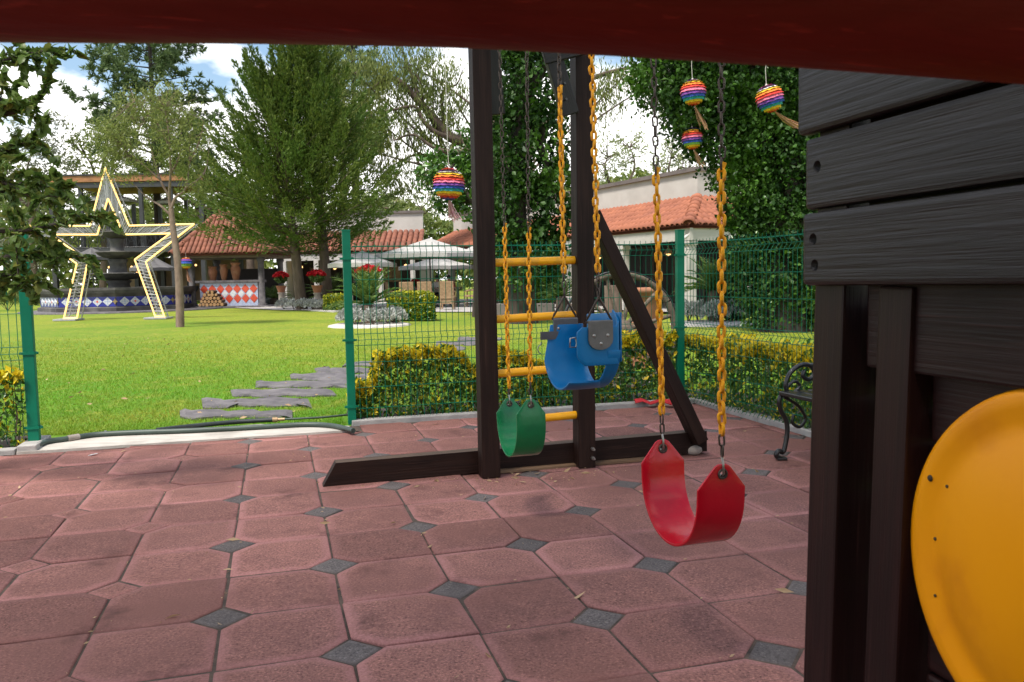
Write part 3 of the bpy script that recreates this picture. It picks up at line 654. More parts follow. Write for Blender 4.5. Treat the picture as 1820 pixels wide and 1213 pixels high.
# ================================================================== SWINGS
def link_mesh(name, r, mname, L_=0.037, W_=0.0215, ns=12, nr=6):
    mb = MB(); P = []; hw = W_/2-r; hl = L_/2-r-hw
    for i in range(ns):
        a = 2*math.pi*i/ns; P.append(Vector((hw*math.cos(a), 0, hw*math.sin(a) + (hl if math.sin(a) >= -1e-9 else -hl))))
    P = P + [P[0], P[1]]
    V = []; k = ns
    for i in range(ns):
        d = (P[i+1]-P[i-1 if i > 0 else ns-1]).normalized(); nx = Vector((0, 1, 0)); q = d.cross(nx)
        for j in range(nr):
            a = 2*math.pi*j/nr; V.append(P[i] + (nx*math.cos(a)+q*math.sin(a))*r)
    F = [(i*nr+j, ((i+1) % ns)*nr+j, ((i+1) % ns)*nr+(j+1) % nr, i*nr+(j+1) % nr) for i in range(ns) for j in range(nr)]
    mb.add(V, F, True); return mb.mesh(name, mname)
LY = link_mesh('coated_link', 0.0050, 'chain_yellow', 0.0400, 0.0255); LS = link_mesh('chain_link', 0.0029, 'chain_steel', 0.0360, 0.0205)
PITCH_ = 0.0285
def chain(root, top, bot, z_hi, z_lo, seed=0):
    rr = random.Random(seed); top, bot = Vector(top), Vector(bot); d = bot-top; n = int(d.length/PITCH_); d = d/n; ax = d.normalized(); off = wloc(root)
    q = (-ax).to_track_quat('Z', 'Y'); tw0 = rr.uniform(0, 3)
    hk = MB(); hk.tube([top+Vector((0, 0, 0.03+0.022*math.sin(a_*math.pi/6))) + E1*(0.018*math.cos(a_*math.pi/6)) for a_ in range(-6, 7)], 0.005, 6, False)
    ch = hk.build('chain', 'chain_steel', root)
    for i in range(n):
        c = top + d*(i+0.5); coat = z_lo < c.z < z_hi
        o = link('link', LY if coat else LS, ch)
        sw = rr.gauss(0, 0.0009)
        o.matrix_local = Matrix.Translation(c - off + E1*sw) @ q.to_matrix().to_4x4() @ Matrix.Rotation(tw0 + i*math.pi/2 + rr.gauss(0, 0.16) + 0.02*i, 4, 'Z') @ Matrix.Rotation(rr.gauss(0, 0.05), 4, 'Y')
    # the torn end of the plastic sleeve
    fl_ = MB(); zt = top + ax*((top.z-z_hi)/max(-ax.z, .1)); fl_.box(zt+E1*0.004+Vector((0, 0, 0.004)), (0.012, 0.006, 0.026), Matrix.Rotation(0.35, 3, 'Y'), 0.0015)
    fl_.build('sleeve_end', 'chain_yellow', ch)
    return ch
def belt_seat(root, h0, h1, W, sag, mname, name='seat', thick=0.0075):
    h0, h1 = Vector(h0), Vector(h1); e = (h1-h0); span = e.length; e = e.normalized()
    wv = Vector((e.y, -e.x, 0)).normalized(); wv = wv if wv.dot(E1) > 0 else -wv
    dn = wv.cross(e).normalized(); dn = dn if dn.z < 0 else -dn
    bm = bmesh.new()
    lower = 0.055; A0, A1 = h0+dn*lower+e*0.004, h1+dn*lower-e*0.004; c = (A0+A1)/2; ea = (A1-A0).length/2; D = sag-lower
    NS, NW = 28, 5; rows = []
    for i in range(NS+1):
        t_ = math.pi*i/NS; p = c - e*ea*math.cos(t_) + dn*D*(math.sin(t_)**0.86)
        rows.append([bm.verts.new(p + wv*(W*(j/(NW-1)-0.5))) for j in range(NW)])
    for i in range(NS):
        for j in range(NW-1): bm.faces.new((rows[i][j], rows[i][j+1], rows[i+1][j+1], rows[i+1][j]))
    for hh, sgn in ((h0, 1), (h1, -1)):
        ax_d = dn; ol = [(-W/2, -lower), (W/2, -lower), (W/2, -0.040), (0.022, 0.020), (0.012, 0.026), (-0.012, 0.026), (-0.022, 0.020), (-W/2, -0.040)]
        # points on the outline, with its corners, at the same angles as the hole's ring
        dense = []
        for i in range(len(ol)):
            x0, y0_ = ol[i]; x1, y1_ = ol[(i+1) % len(ol)]; k = 4 if i == 0 else 3
            for s_ in range(k): dense.append((x0+(x1-x0)*s_/k, y0_+(y1_-y0_)*s_/k))
        tilt = e*sgn*0.004
        def P_(x, y): return hh + wv*x - dn*y + tilt*(-y/lower)
        o_ = [bm.verts.new(P_(*p)) for p in dense]; i_ = [bm.verts.new(P_(0.0095*p[0]/math.hypot(*p), 0.0095*p[1]/math.hypot(*p))) for p in dense]
        n = len(dense)
        for k in range(n): bm.faces.new((o_[k], o_[(k+1) % n], i_[(k+1) % n], i_[k]))
    bmesh.ops.remove_doubles(bm, verts=bm.verts, dist=0.0012)
    bmesh.ops.recalc_face_normals(bm, faces=bm.faces)
    for f_ in bm.faces: f_.smooth = True
    off = wloc(root)
    for v_ in bm.verts: v_.co -= off
    me = bpy.data.meshes.new(name); bm.to_mesh(me); bm.free(); me.materials.append(MATS[mname])
    o = link(name, me, root); md = o.modifiers.new('thickness', 'SOLIDIFY'); md.thickness = thick; md.offset = 0
    bv = o.modifiers.new('edge', 'BEVEL'); bv.width = 0.0015; bv.segments = 2; bv.limit_method = 'ANGLE'
    for hh in (h0, h1):
        g_ = MB(); q = e.to_track_quat('Z', 'Y').to_matrix()
        ring = [(0.0092, -0.0062), (0.0145, -0.0062), (0.0150, -0.004), (0.0150, 0.004), (0.0145, 0.0062), (0.0092, 0.0062), (0.0092, -0.0062)]
        V = []; n = 18
        for r_, z_ in ring:
            for j in range(n): a_ = 2*math.pi*j/n; V.append(q @ Vector((r_*math.cos(a_), r_*math.sin(a_), z_)) + hh)
        g_.add(V, [(i*n+j, i*n+(j+1) % n, (i+1)*n+(j+1) % n, (i+1)*n+j) for i in range(len(ring)-1) for j in range(n)], True)
        g_.build('grommet', 'chain_steel', o)
        s_ = MB(); s_.tube([hh - e*0.014 + Vector((0, 0, -0.004)), hh - e*0.004 + Vector((0, 0, -0.007)), hh + e*0.009 + Vector((0, 0, 0.0)), hh + e*0.006 + Vector((0, 0, 0.028)), hh + Vector((0, 0, 0.044))], 0.0032, 6)
        s_.build('hook', 'steel', o)
    return o
def hang(root, h, top_ab, z_hi, z_lo, seed): chain(root, L(*top_ab, 2.54), Vector(h)+Vector((0, 0, 0.046)), z_hi, z_lo, seed)
# red
r0, r1 = pt(1177, 797, 2.49), pt(1283, 842, 2.165)
red = thing('swing', 'red plastic belt swing on yellow and bare chains, nearest of the swings', 'swing', L(*ab((r0+r1)/2), 0.0), 'swings on the frame')
belt_seat(red, r0, r1, 0.142, 0.232, 'plastic_red')
hang(red, r0, (SA-0.01, 2.33), pt(1160, 306, 2.49).z, pt(1172, 742, 2.49).z, 1); hang(red, r1, (SA, 1.93), pt(1300, 300, 2.165).z, pt(1286, 770, 2.165).z, 2)
# green
g0, g1 = pt(905, 718, 3.98), pt(943, 720, 3.66)
grn = thing('swing', 'green plastic belt swing hanging close to the timber ladder frame', 'swing', L(*ab((g0+g1)/2), 0.0), 'swings on the frame')
belt_seat(grn, g0, g1, 0.135, 0.235, 'plastic_green')
hang(grn, g0, (1.075, 3.94), pt(893, 402, 3.98).z, pt(902, 690, 3.98).z, 3); hang(grn, g1, (1.10, 3.56), pt(944, 410, 3.66).z, pt(943, 680, 3.66).z, 4)
# blue bucket seat
d0, d1 = 3.16, 2.88
c0, c1 = pt(1003, 528, d0), pt(1064, 522, d1)                # apex of the two hangers
blu = thing('swing', 'blue toddler bucket swing with grey plates and steel hangers', 'swing', L(*ab((c0+c1)/2), 0.0), 'swings on the frame')
ev = (c1-c0); ev.z = 0; ev = ev.normalized(); wv = Vector((-ev.y, ev.x, 0)); wv = wv if wv.dot(E1) > 0 else -wv
UP = Vector((0, 0, 1)); cB = (c0+c1)/2; zt = pt(1000, 572, d0).z; zb = pt(1030, 690, 3.0).z; half = (c1-c0).length/2
cB.z = 0
def bp(s, w, z): return cB + ev*s + wv*w + UP*z
def solid_grid(name, rows, mname, root, th=0.008):
    bm = bmesh.new(); off = wloc(root); vs = [[bm.verts.new(p-off) for p in r_] for r_ in rows]
    for i in range(len(vs)-1):
        for j in range(len(vs[0])-1): bm.faces.new((vs[i][j], vs[i][j+1], vs[i+1][j+1], vs[i+1][j]))
    bmesh.ops.recalc_face_normals(bm, faces=bm.faces)
    for f_ in bm.faces: f_.smooth = True
    me = bpy.data.meshes.new(name); bm.to_mesh(me); bm.free(); me.materials.append(MATS[mname]); o = link(name, me, root)
    md = o.modifiers.new('thickness', 'SOLIDIFY'); md.thickness = th; md.offset = 0
    bv = o.modifiers.new('edge', 'BEVEL'); bv.width = 0.002; bv.segments = 2; bv.limit_method = 'ANGLE'
    return o
H = zt-zb
# sling: far wall, floor, then only a narrow strap up the near right side (the leg opening)
rows = []
for i in range(23):
    t_ = i/22; th_ = t_*math.pi*0.70
    s = -half*(math.cos(th_) if th_ < math.pi/2 else math.cos(th_)*1.15); z = zt - 0.01 - (H-0.01)*math.sin(th_)**0.8
    wl, wr = -0.095, 0.075
    if t_ < 0.25: wl = -0.095 + 0.035*(0.25-t_)/0.25
    if t_ > 0.7: wr = 0.075 - 0.05*(t_-0.7)/0.3
    rows.append([bp(s + 0.015*math.cos(j/6*math.pi-math.pi/2), wl+(wr-wl)*j/6, z) for j in range(7)])
solid_grid('bucket', rows, 'plastic_blue', blu)
rows = []
for i in range(13):
    a_ = i/12*math.pi/2; s = half*0.02 + half*1.0*math.sin(a_); z = zb + (H*0.62)*(1-math.cos(a_))
    rows.append([bp(s, 0.030 + 0.050*j/3 - 0.02*(1-math.sin(a_)), z) for j in range(4)])
solid_grid('leg_strap', rows, 'plastic_blue', blu)
# near flap with rounded corners, sweeping round to the raised backrest on the right
rows = []
for i in range(9):
    k = i/8; z = zt - 0.005 - 0.135*k
    inset = 0.03*(max(0, (k-0.7)/0.3)**2) + 0.02*(max(0, (0.15-k)/0.15)**2)
    row = [bp(half*1.0, -0.085+inset + (0.152-inset)*j/6, z) for j in range(7)]
    for j in range(1, 6):
        th = j/5*math.pi/2; row.append(bp(half*1.0-0.045*(1-math.cos(th))*1.6, 0.067+0.022*math.sin(th), z + (0.055*j/5)*(1-k)))
    rows.append(row)
solid_grid('near_flap', rows, 'plastic_blue', blu)
rows = []
for i in range(7):
    k = i/6; row = []
    for j in range(9):
        s = half*0.92 - (half*1.85)*j/8; row.append(bp(s, 0.091+0.010*math.sin(j/8*math.pi), zt + 0.042 - 0.015*(j/8) - 0.175*k))
    rows.append(row)
solid_grid('backrest', rows, 'plastic_blue', blu)
def plate(s, w0, w1, z0, z1, face):
    n = 10; ol = [(w0, z1), (w1, z1)] + [((w0+w1)/2 + (w1-w0)/2*math.cos(a_), z0+0.035*(1-math.sin(a_))) for a_ in [math.pi/2*k/4 for k in range(0, 5)]] + [((w0+w1)/2 - (w1-w0)/2*math.cos(a_), z0+0.035*(1-math.sin(a_))) for a_ in [math.pi/2*k/4 for k in range(4, -1, -1)]]
    mb = MB(); A_ = [bp(s, w, z) for w, z in ol]; B_ = [bp(s+face*0.006, w, z) for w, z in ol]; n = len(ol)
    mb.add(A_+B_, [list(range(n)), [n+i for i in range(n)][::-1]] + [(i, (i+1) % n, n+(i+1) % n, n+i) for i in range(n)])
    o = mb.build('plate', 'rubber_grey', blu)
    for (w, z) in ((w0+0.02, z0+0.05), (w1-0.02, z0+0.05), ((w0+w1)/2, z0+0.022)):
        r_ = MB(); p = bp(s+face*0.006, w, z); q = ev.to_track_quat('Z', 'Y').to_matrix() if face > 0 else (-ev).to_track_quat('Z', 'Y').to_matrix()
        r_.lathe([(0.0001, 0.004), (0.004, 0.0035), (0.0062, 0.0)][::-1], p, 10, q); r_.build('rivet', 'steel', o)
    roll = MB(); roll.tube([bp(s, w0, z1), bp(s, w1, z1)], 0.006, 8); roll.build('plate_roll', 'rubber_grey', o)
plate(half+0.0065, -0.045, 0.048, zt-0.085, zt+0.012, 1)
plate(-half+0.0065, -0.05, 0.05, zt-0.075, zt+0.008, 1)
for s, cc_ in ((-half, c0), (half, c1)):
    w0_ = wv*0.0
    hgr = MB(); A_, B_ = bp(s, -0.052, zt+0.012), bp(s, 0.052, zt+0.012); ap = Vector((bp(s, 0, 0).x, bp(s, 0, 0).y, zt+0.098))
    hgr.tube([ap, A_.lerp(ap, 0.15), A_, B_, B_.lerp(ap, 0.15), ap], 0.0042, 8); hgr.build('hanger', 'chain_steel', blu)
    chain(blu, L(SA-0.005, 3.17 if s < 0 else 2.84, 2.54), ap, pt(990, 148, d0).z if s < 0 else 2.2, pt(1003, 485, d0).z if s < 0 else pt(1064, 478, d1).z, 5 if s < 0 else 6)
bk = MB(); p = bp(-half+0.012, -0.075, zt-0.055); bk.beam(bp(-half+0.012, -0.105, zt-0.05), bp(-half+0.012, -0.03, zt-0.05), 0.005, 0.03); bk.build('strap', 'rubber_grey', blu)
bk = MB(); bk.tube([bp(half-0.01, -0.085+x_, zt-0.06+z_) for x_, z_ in ((0, 0.02), (-0.02, 0.018), (-0.022, -0.012), (0, -0.014), (0.004, 0.0), (0, 0.02))], 0.0028, 6); bk.build('buckle', 'steel', blu)
bk = MB(); bk.tube([bp(-half, -0.098+0.0, zt-0.075)] + [bp(-half, -0.1-0.012*math.sin(k*math.pi/6), zt-0.085-0.016*(1-math.cos(k*math.pi/6))) for k in range(7)], 0.0022, 6); bk.build('buckle', 'steel', blu)

# ================================================================== PLAYHOUSE CORNER (right edge)
PLA = 1.085
ph = thing('playhouse', 'dark stained timber playhouse wall with wide planks at the right edge', 'playhouse', L(1.2, 1.2, 0))
def bored_plank(b_far, b_near, z0, z1, a_face, holes, tilt=0.0, th=0.036, m='wood_plank', name='plank', bev=0.011):
    ln_ = b_far-b_near; mb = MB(); mb.box((0, 0, 0), (ln_, th, z1-z0), None, bev); me = mb.mesh(name, m)
    o = link(name, me, ph)
    M4 = Matrix((-E2, E1, UP)).transposed().to_4x4(); M4.translation = L(a_face+th/2, (b_far+b_near)/2, (z0+z1)/2) - wloc(ph)
    if holes:
        cut = MB()
        for (db, dz) in holes:
            cut.M = None; x_ = -ln_/2+db; cut.lathe([(0.0125, -0.02), (0.0125, 0.05)], (x_, -th/2, dz), 20, Matrix.Rotation(math.pi/2, 3, 'X'))
        co = link('cutter', cut.mesh('cutter', m), ph)
        md = o.modifiers.new('bore', 'BOOLEAN'); md.object = co; md.operation = 'DIFFERENCE'; md.solver = 'EXACT'
        bpy.context.view_layer.update(); dg = bpy.context.evaluated_depsgraph_get(); nm = bpy.data.meshes.new_from_object(o.evaluated_get(dg)); o.modifiers.clear(); o.data = nm
        bpy.data.objects.remove(co)
        for (db, dz) in holes:
            bt = MB(); bt.lathe([(0.0075, 0.0), (0.0075, 0.012), (0.004, 0.015)], (-ln_/2+db, -th/2+0.026, dz), 6, Matrix.Rotation(math.pi/2, 3, 'X'), False); b_ = link('bolt', bt.mesh('bolt', 'iron_black'), o)
    o.matrix_local = M4 @ Matrix.Rotation(tilt, 4, 'Y')
    return o
bored_plank(1.552, 0.25, 1.411, 1.566, PLA-0.012, [], -0.004)
bored_plank(1.540, 0.25, 1.256, 1.404, PLA, [(0.042, 0.012)], -0.006)
bored_plank(1.542, 0.25, 1.097, 1.249, PLA-0.004, [(0.038, 0.020), (0.044, -0.034)], -0.006)
bored_plank(1.515, 0.25, 1.572, 1.72, PLA-0.002, [], 0.0)
part_beam('post', L(1.150, 1.515, 0.0), L(1.150, 1.425, 2.75), 0.095, 0.095, 'wood_lower', ph, up=E1)
part_beam('post', L(1.165, 1.345, 0.0), L(1.165, 1.310, 1.092), 0.088, 0.088, 'wood_lower', ph, up=E1)
for i, zt_ in enumerate((1.086, 0.943, 0.797, 0.651, 0.505, 0.359, 0.213)):
    bored_plank(1.262, 0.25, zt_-0.140, zt_, 1.165, [], -0.006, 0.03, 'wood_lower', 'panel_board', 0.009)
for i, zt_ in enumerate((1.06, 0.86, 0.66, 0.46, 0.26)):
    bored_plank(1.42, 1.22, zt_-0.19, zt_-0.002, 1.225, [], 0, 0.02, 'wood_lower', 'back_board', 0.004)
part_beam('back_panel', L(1.142, 1.40, 1.33), L(1.142, 0.25, 1.33), 0.02, 0.80, 'wood_lower', ph)
# unseen play deck above and behind the viewer, added to shade the foreground
for i in range(16):
    part_beam('added_deck_board', L(-1.3, 0.52-0.15*i, 1.62), L(1.06, 0.52-0.15*i, 1.62), 0.14, 0.03, 'wood_lower', ph)
for aa_ in (-1.2, 1.0): part_beam('added_deck_joist', L(aa_, 0.55, 1.565), L(aa_, -1.85, 1.565), 0.05, 0.075, 'wood_lower', ph)
for aa_, bb_ in ((-1.2, -1.8), (1.0, -1.8)): part_beam('post', L(aa_, bb_, 0.0), L(aa_, bb_, 1.525), 0.095, 0.095, 'wood_lower', ph, up=E1)
for i in range(11): part_beam('back_board', L(-1.25, -1.86, 0.08+0.145*i), L(1.05, -1.86, 0.08+0.145*i), 0.03, 0.135, 'wood_lower', ph)  # unseen wall behind the viewer, added to block light from the rear
# amber bubble panel fixed on the boards
Cb = L(1.150, 0.968, pt(1879, 1050, 1.238).z); ax = (-E1).to_track_quat('Z', 'Y').to_matrix()
bub = MB(); prof = [(0.300, -0.012), (0.310, -0.006), (0.3125, 0.004), (0.309, 0.012), (0.298, 0.017), (0.280, 0.016), (0.262, 0.012), (0.248, 0.012), (0.235, 0.015), (0.220, 0.021), (0.19, 0.030), (0.15, 0.038), (0.10, 0.043), (0.05, 0.0455), (0.0, 0.046)]
bub.lathe(prof, Cb, 72, ax); bo = bub.build('bubble_panel', 'plastic_amber', ph); bo['label'] = 'round amber yellow plastic bubble panel'
def onbub(px_, py_, Y_): return pt(px_, py_, Y_)
rB = lambda r_, a_, h_: Cb + ax @ Vector((r_*math.cos(a_), r_*math.sin(a_), h_))
for (bb_, zz_, rr_, hh_) in ((0.258, 0.115, 0.0062, 0.0135), (0.222, 0.108, 0.0032, 0.033), (0.247, 0.005, 0.0034, 0.0150), (0.244, -0.100, 0.0030, 0.018)):
    rr2 = math.hypot(bb_, zz_)
    hgt_ = np.interp(rr2, [p[0] for p in prof[::-1]], [p[1] for p in prof[::-1]])
    mk = MB(); mk.lathe([(rr_, 0.0), (rr_*0.9, 0.0015), (0.0001, 0.002)], Cb + E2*bb_ + UP*zz_ - E1*(hgt_+0.0004), 12, ax); mk.build('screw', 'scuff', bo)
# dark red timber rail across the top of the view
rail_pts = [(-2300, 40, 1.15), (-1200, 56, 1.0), (-500, 64, 0.89), (0, 70, 0.82), (420, 72, 0.79), (800, 79, 0.76), (1100, 94, 0.74), (1420, 114, 0.72), (1820, 143, 0.70), (2150, 170, 0.685)]
RR = 0.062
mb = MB(); P = []
for (x, y, d) in rail_pts:
    p = pt(x, y, d); P.append(p + Vector((0, 0.004, RR)))
# smooth the run
Q = []
for i in range(len(P)-1):
    p0, p1, p2, p3 = P[max(i-1, 0)], P[i], P[i+1], P[min(i+2, len(P)-1)]
    for k in range(6):
        t_ = k/6; Q.append(0.5*((2*p1)+(p2-p0)*t_+(2*p0-5*p1+4*p2-p3)*t_**2+(3*p1-p0-3*p2+p3)*t_**3))
Q.append(P[-1]); mb.tube(Q, RR, 40)
o = mb.build('timber_rail', 'wood_red'); tag(o, 'dark red painted round timber rail close above the viewer', 'rail')

# ================================================================== BENCH (cast iron, mostly behind the playhouse post)
bn = thing('bench', 'black cast iron bench with scrolled legs in front of the right hedge', 'bench', L(3.1, 3.8))
def bench_end(b):
    e_ = MB()
    def T(pts_, r_): 
        Q_ = []
        for i in range(len(pts_)-1):
            p0, p1, p2, p3 = [Vector(pts_[max(0, min(len(pts_)-1, i+k))]) for k in (-1, 0, 1, 2)]
            for k in range(4):
                t_ = k/4; Q_.append(0.5*((2*p1)+(p2-p0)*t_+(2*p0-5*p1+4*p2-p3)*t_**2+(3*p1-p0-3*p2+p3)*t_**3))
        Q_.append(Vector(pts_[-1])); e_.tube([L(2.88+p.x, b, p.y) for p in Q_], r_, 8)
    T([(0.02, 0.0), (-0.03, 0.025), (-0.015, 0.055), (0.015, 0.045), (0.03, 0.08), (0.045, 0.17), (0.035, 0.24), (0.0, 0.30), (-0.012, 0.36), (0.01, 0.395), (0.06, 0.40)], 0.015)
    T([(0.05, 0.40), (0.03, 0.45), (0.06, 0.52), (0.13, 0.565), (0.20, 0.56), (0.23, 0.51), (0.19, 0.475), (0.15, 0.50), (0.16, 0.53)], 0.014)
    T([(0.03, 0.43), (0.09, 0.47), (0.13, 0.44), (0.10, 0.41)], 0.010)
    T([(0.02, 0.38), (0.12, 0.32), (0.17, 0.24), (0.13, 0.19), (0.08, 0.22), (0.09, 0.27)], 0.010)
    T([(0.0, 0.39), (0.22, 0.38), (0.44, 0.385)], 0.014)
    T([(0.20, 0.56), (0.36, 0.57), (0.46, 0.56)], 0.014)
    T([(0.52, 0.0), (0.46, 0.12), (0.42, 0.28), (0.44, 0.40), (0.48, 0.60), (0.54, 0.80), (0.57, 0.83)], 0.015)
    e_.M = None; e_.box(L(2.885, b, 0.008), (0.06, 0.05, 0.016), None, 0.004); e_.box(L(3.40, b, 0.008), (0.05, 0.05, 0.016), None, 0.004)
    e_.build('iron_end', 'iron_black', bn)
bench_end(4.30); bench_end(3.1)
for i in range(5): part_beam('seat_slat', L(2.90+i*0.10, 4.30, 0.405), L(2.90+i*0.10, 3.1, 0.405), 0.075, 0.025, 'iron_black', bn)
for i in range(4): part_beam('back_slat', L(3.345+i*0.022, 4.30, 0.50+i*0.09), L(3.345+i*0.022, 3.1, 0.50+i*0.09), 0.025, 0.06, 'iron_black', bn)

# ================================================================== SMALL THINGS BY THE FENCE
def hose(name, label, pts_, r_, m_):
    P_ = [gr(x, y, 0.012+r_) if True else 0 for x, y in pts_]; Q_ = []
    for i in range(len(P_)-1):
        p0, p1, p2, p3 = [P_[max(0, min(len(P_)-1, i+k))] for k in (-1, 0, 1, 2)]
        for k in range(8):
            t_ = k/8; Q_.append(0.5*((2*p1)+(p2-p0)*t_+(2*p0-5*p1+4*p2-p3)*t_**2+(3*p1-p0-3*p2+p3)*t_**3))
    Q_.append(P_[-1]); mb = MB(); mb.tube(Q_, r_, 10); o = mb.build(name, m_); tag(o, label, 'hose'); return o
h1_ = hose('garden_hose', 'thick grey green hose along the back of the concrete threshold', [(66, 792), (84, 785), (120, 780), (168, 773), (240, 769), (330, 766), (450, 760), (540, 755), (590, 757), (628, 766)], 0.0195, 'hose_green')
for (x0, y0_, x1, y1_, mm) in ((120, 780.5, 140, 777, 'stone_pale'), (186, 771.5, 190, 771.3, 'steel')):
    c_ = MB(); c_.tube([gr(x0, y0_-0.5, 0.032), gr(x1, y1_-0.5, 0.032)], 0.0225, 12); c_.build('hose_clamp', mm, h1_)
h2_ = hose('garden_hose', 'black hose lying behind the grey one, ending in a brass coupling', [(278, 765), (330, 759), (400, 752), (450, 748.5), (487, 746.5)], 0.018, 'hose_black')
c_ = MB(); c_.tube([gr(484, 746.8, 0.03), gr(493, 746.2, 0.03)], 0.021, 12); c_.tube([gr(493, 746.2, 0.03), gr(506, 745.6, 0.03)], 0.013, 12); c_.build('coupling', 'brass', h2_)
hose('garden_hose', 'thin green hose from the brass coupling to the fence post', [(505, 745.6), (540, 744), (580, 741.5), (622, 737)], 0.0085, 'hose_green')
# red strip of cloth on the kerb
mb = MB(); K = [(1128, 716), (1140, 713.5), (1155, 717), (1172, 714), (1190, 717), (1206, 715.5), (1222, 717)]
V = []; 
for i, (x, y) in enumerate(K):
    p = gr(x, y, 0.04); V += [p+Vector((0, 0.05, 0.012+0.012*math.sin(i*2.1))), p+Vector((0, 0.0, 0.024+0.010*math.sin(i*1.7+1))), p+Vector((0, -0.05, 0.004+0.008*math.sin(i*2.7)))]
mb.add(V, [(3*i+j, 3*i+j+1, 3*i+j+4, 3*i+j+3) for i in range(len(K)-1) for j in range(2)], True)
o = mb.build('cloth_strip', 'cloth_red'); o.modifiers.new('thickness', 'SOLIDIFY').thickness = 0.006
tag(o, 'crumpled red cloth strip on the kerb below the hedge', 'cloth')
# white scrap on the paving
mb = MB(); p = gr(166, 809, 0.004); mb.add([p+Vector((-0.03, -0.012, 0)), p+Vector((0.0, -0.02, 0.006)), p+Vector((0.03, 0.0, 0.012)), p+Vector((0.012, 0.016, 0.008)), p+Vector((-0.018, 0.01, 0.003))], [(0, 1, 2, 3, 4)])
o = mb.build('paper_scrap', 'talavera_white'); o.modifiers.new('thickness', 'SOLIDIFY').thickness = 0.003; tag(o, 'small white paper scrap on the paving near the threshold', 'paper')
# dry leaves and bits on the paving: too many and too small to count
C = []; D = []
for i in range(900):
    if i < 620:
        u, v = random.randint(-12, 8), random.randint(-4, 10); t_ = random.random()*S_
        c = (T0[0]+u*S_+(t_ if i % 2 else random.gauss(0, .006)), T0[1]+v*S_+(random.gauss(0, .006) if i % 2 else t_))
    elif i < 720: c = (random.gauss(1.25, 0.28), random.gauss(4.38, 0.10))
    else: c = (random.uniform(-4, 3.4), random.uniform(0.9, 6.3))
    if not inside(c, 0.05): continue
    C.append(L(*c, 0.005)); D.append(L(random.gauss(0, 1), random.gauss(0, 1), random.gauss(0, 0.12)))
szs = np.where(RNG.uniform(0, 1, len(C)) < 0.12, 0.046, 0.016)
tag(leafcloud('leaf_litter', C, szs, 'dry_leaf', None, unit(np.array(D)), 0.95, 0.26, svar=0.5, cup=0.06), 'dry leaves and grit scattered over the paving', 'leaf litter', None, 'stuff')

# a few fallen leaves on the near lawn
C = [gr(random.uniform(80, 610), random.uniform(600, 745), -0.01) for i in range(70)]
D = np.array([[random.gauss(0, 1), random.gauss(0, 1), random.gauss(0, .15)] for i in C])
tag(leafcloud('lawn_leaf_litter', C, np.array([0.028+0.0035*p.y*random.random() for p in C]), 'dry_leaf', None, unit(D), 0.95, 0.4, cup=0.08), 'dry leaves scattered over the near lawn', 'leaf litter', None, 'stuff')
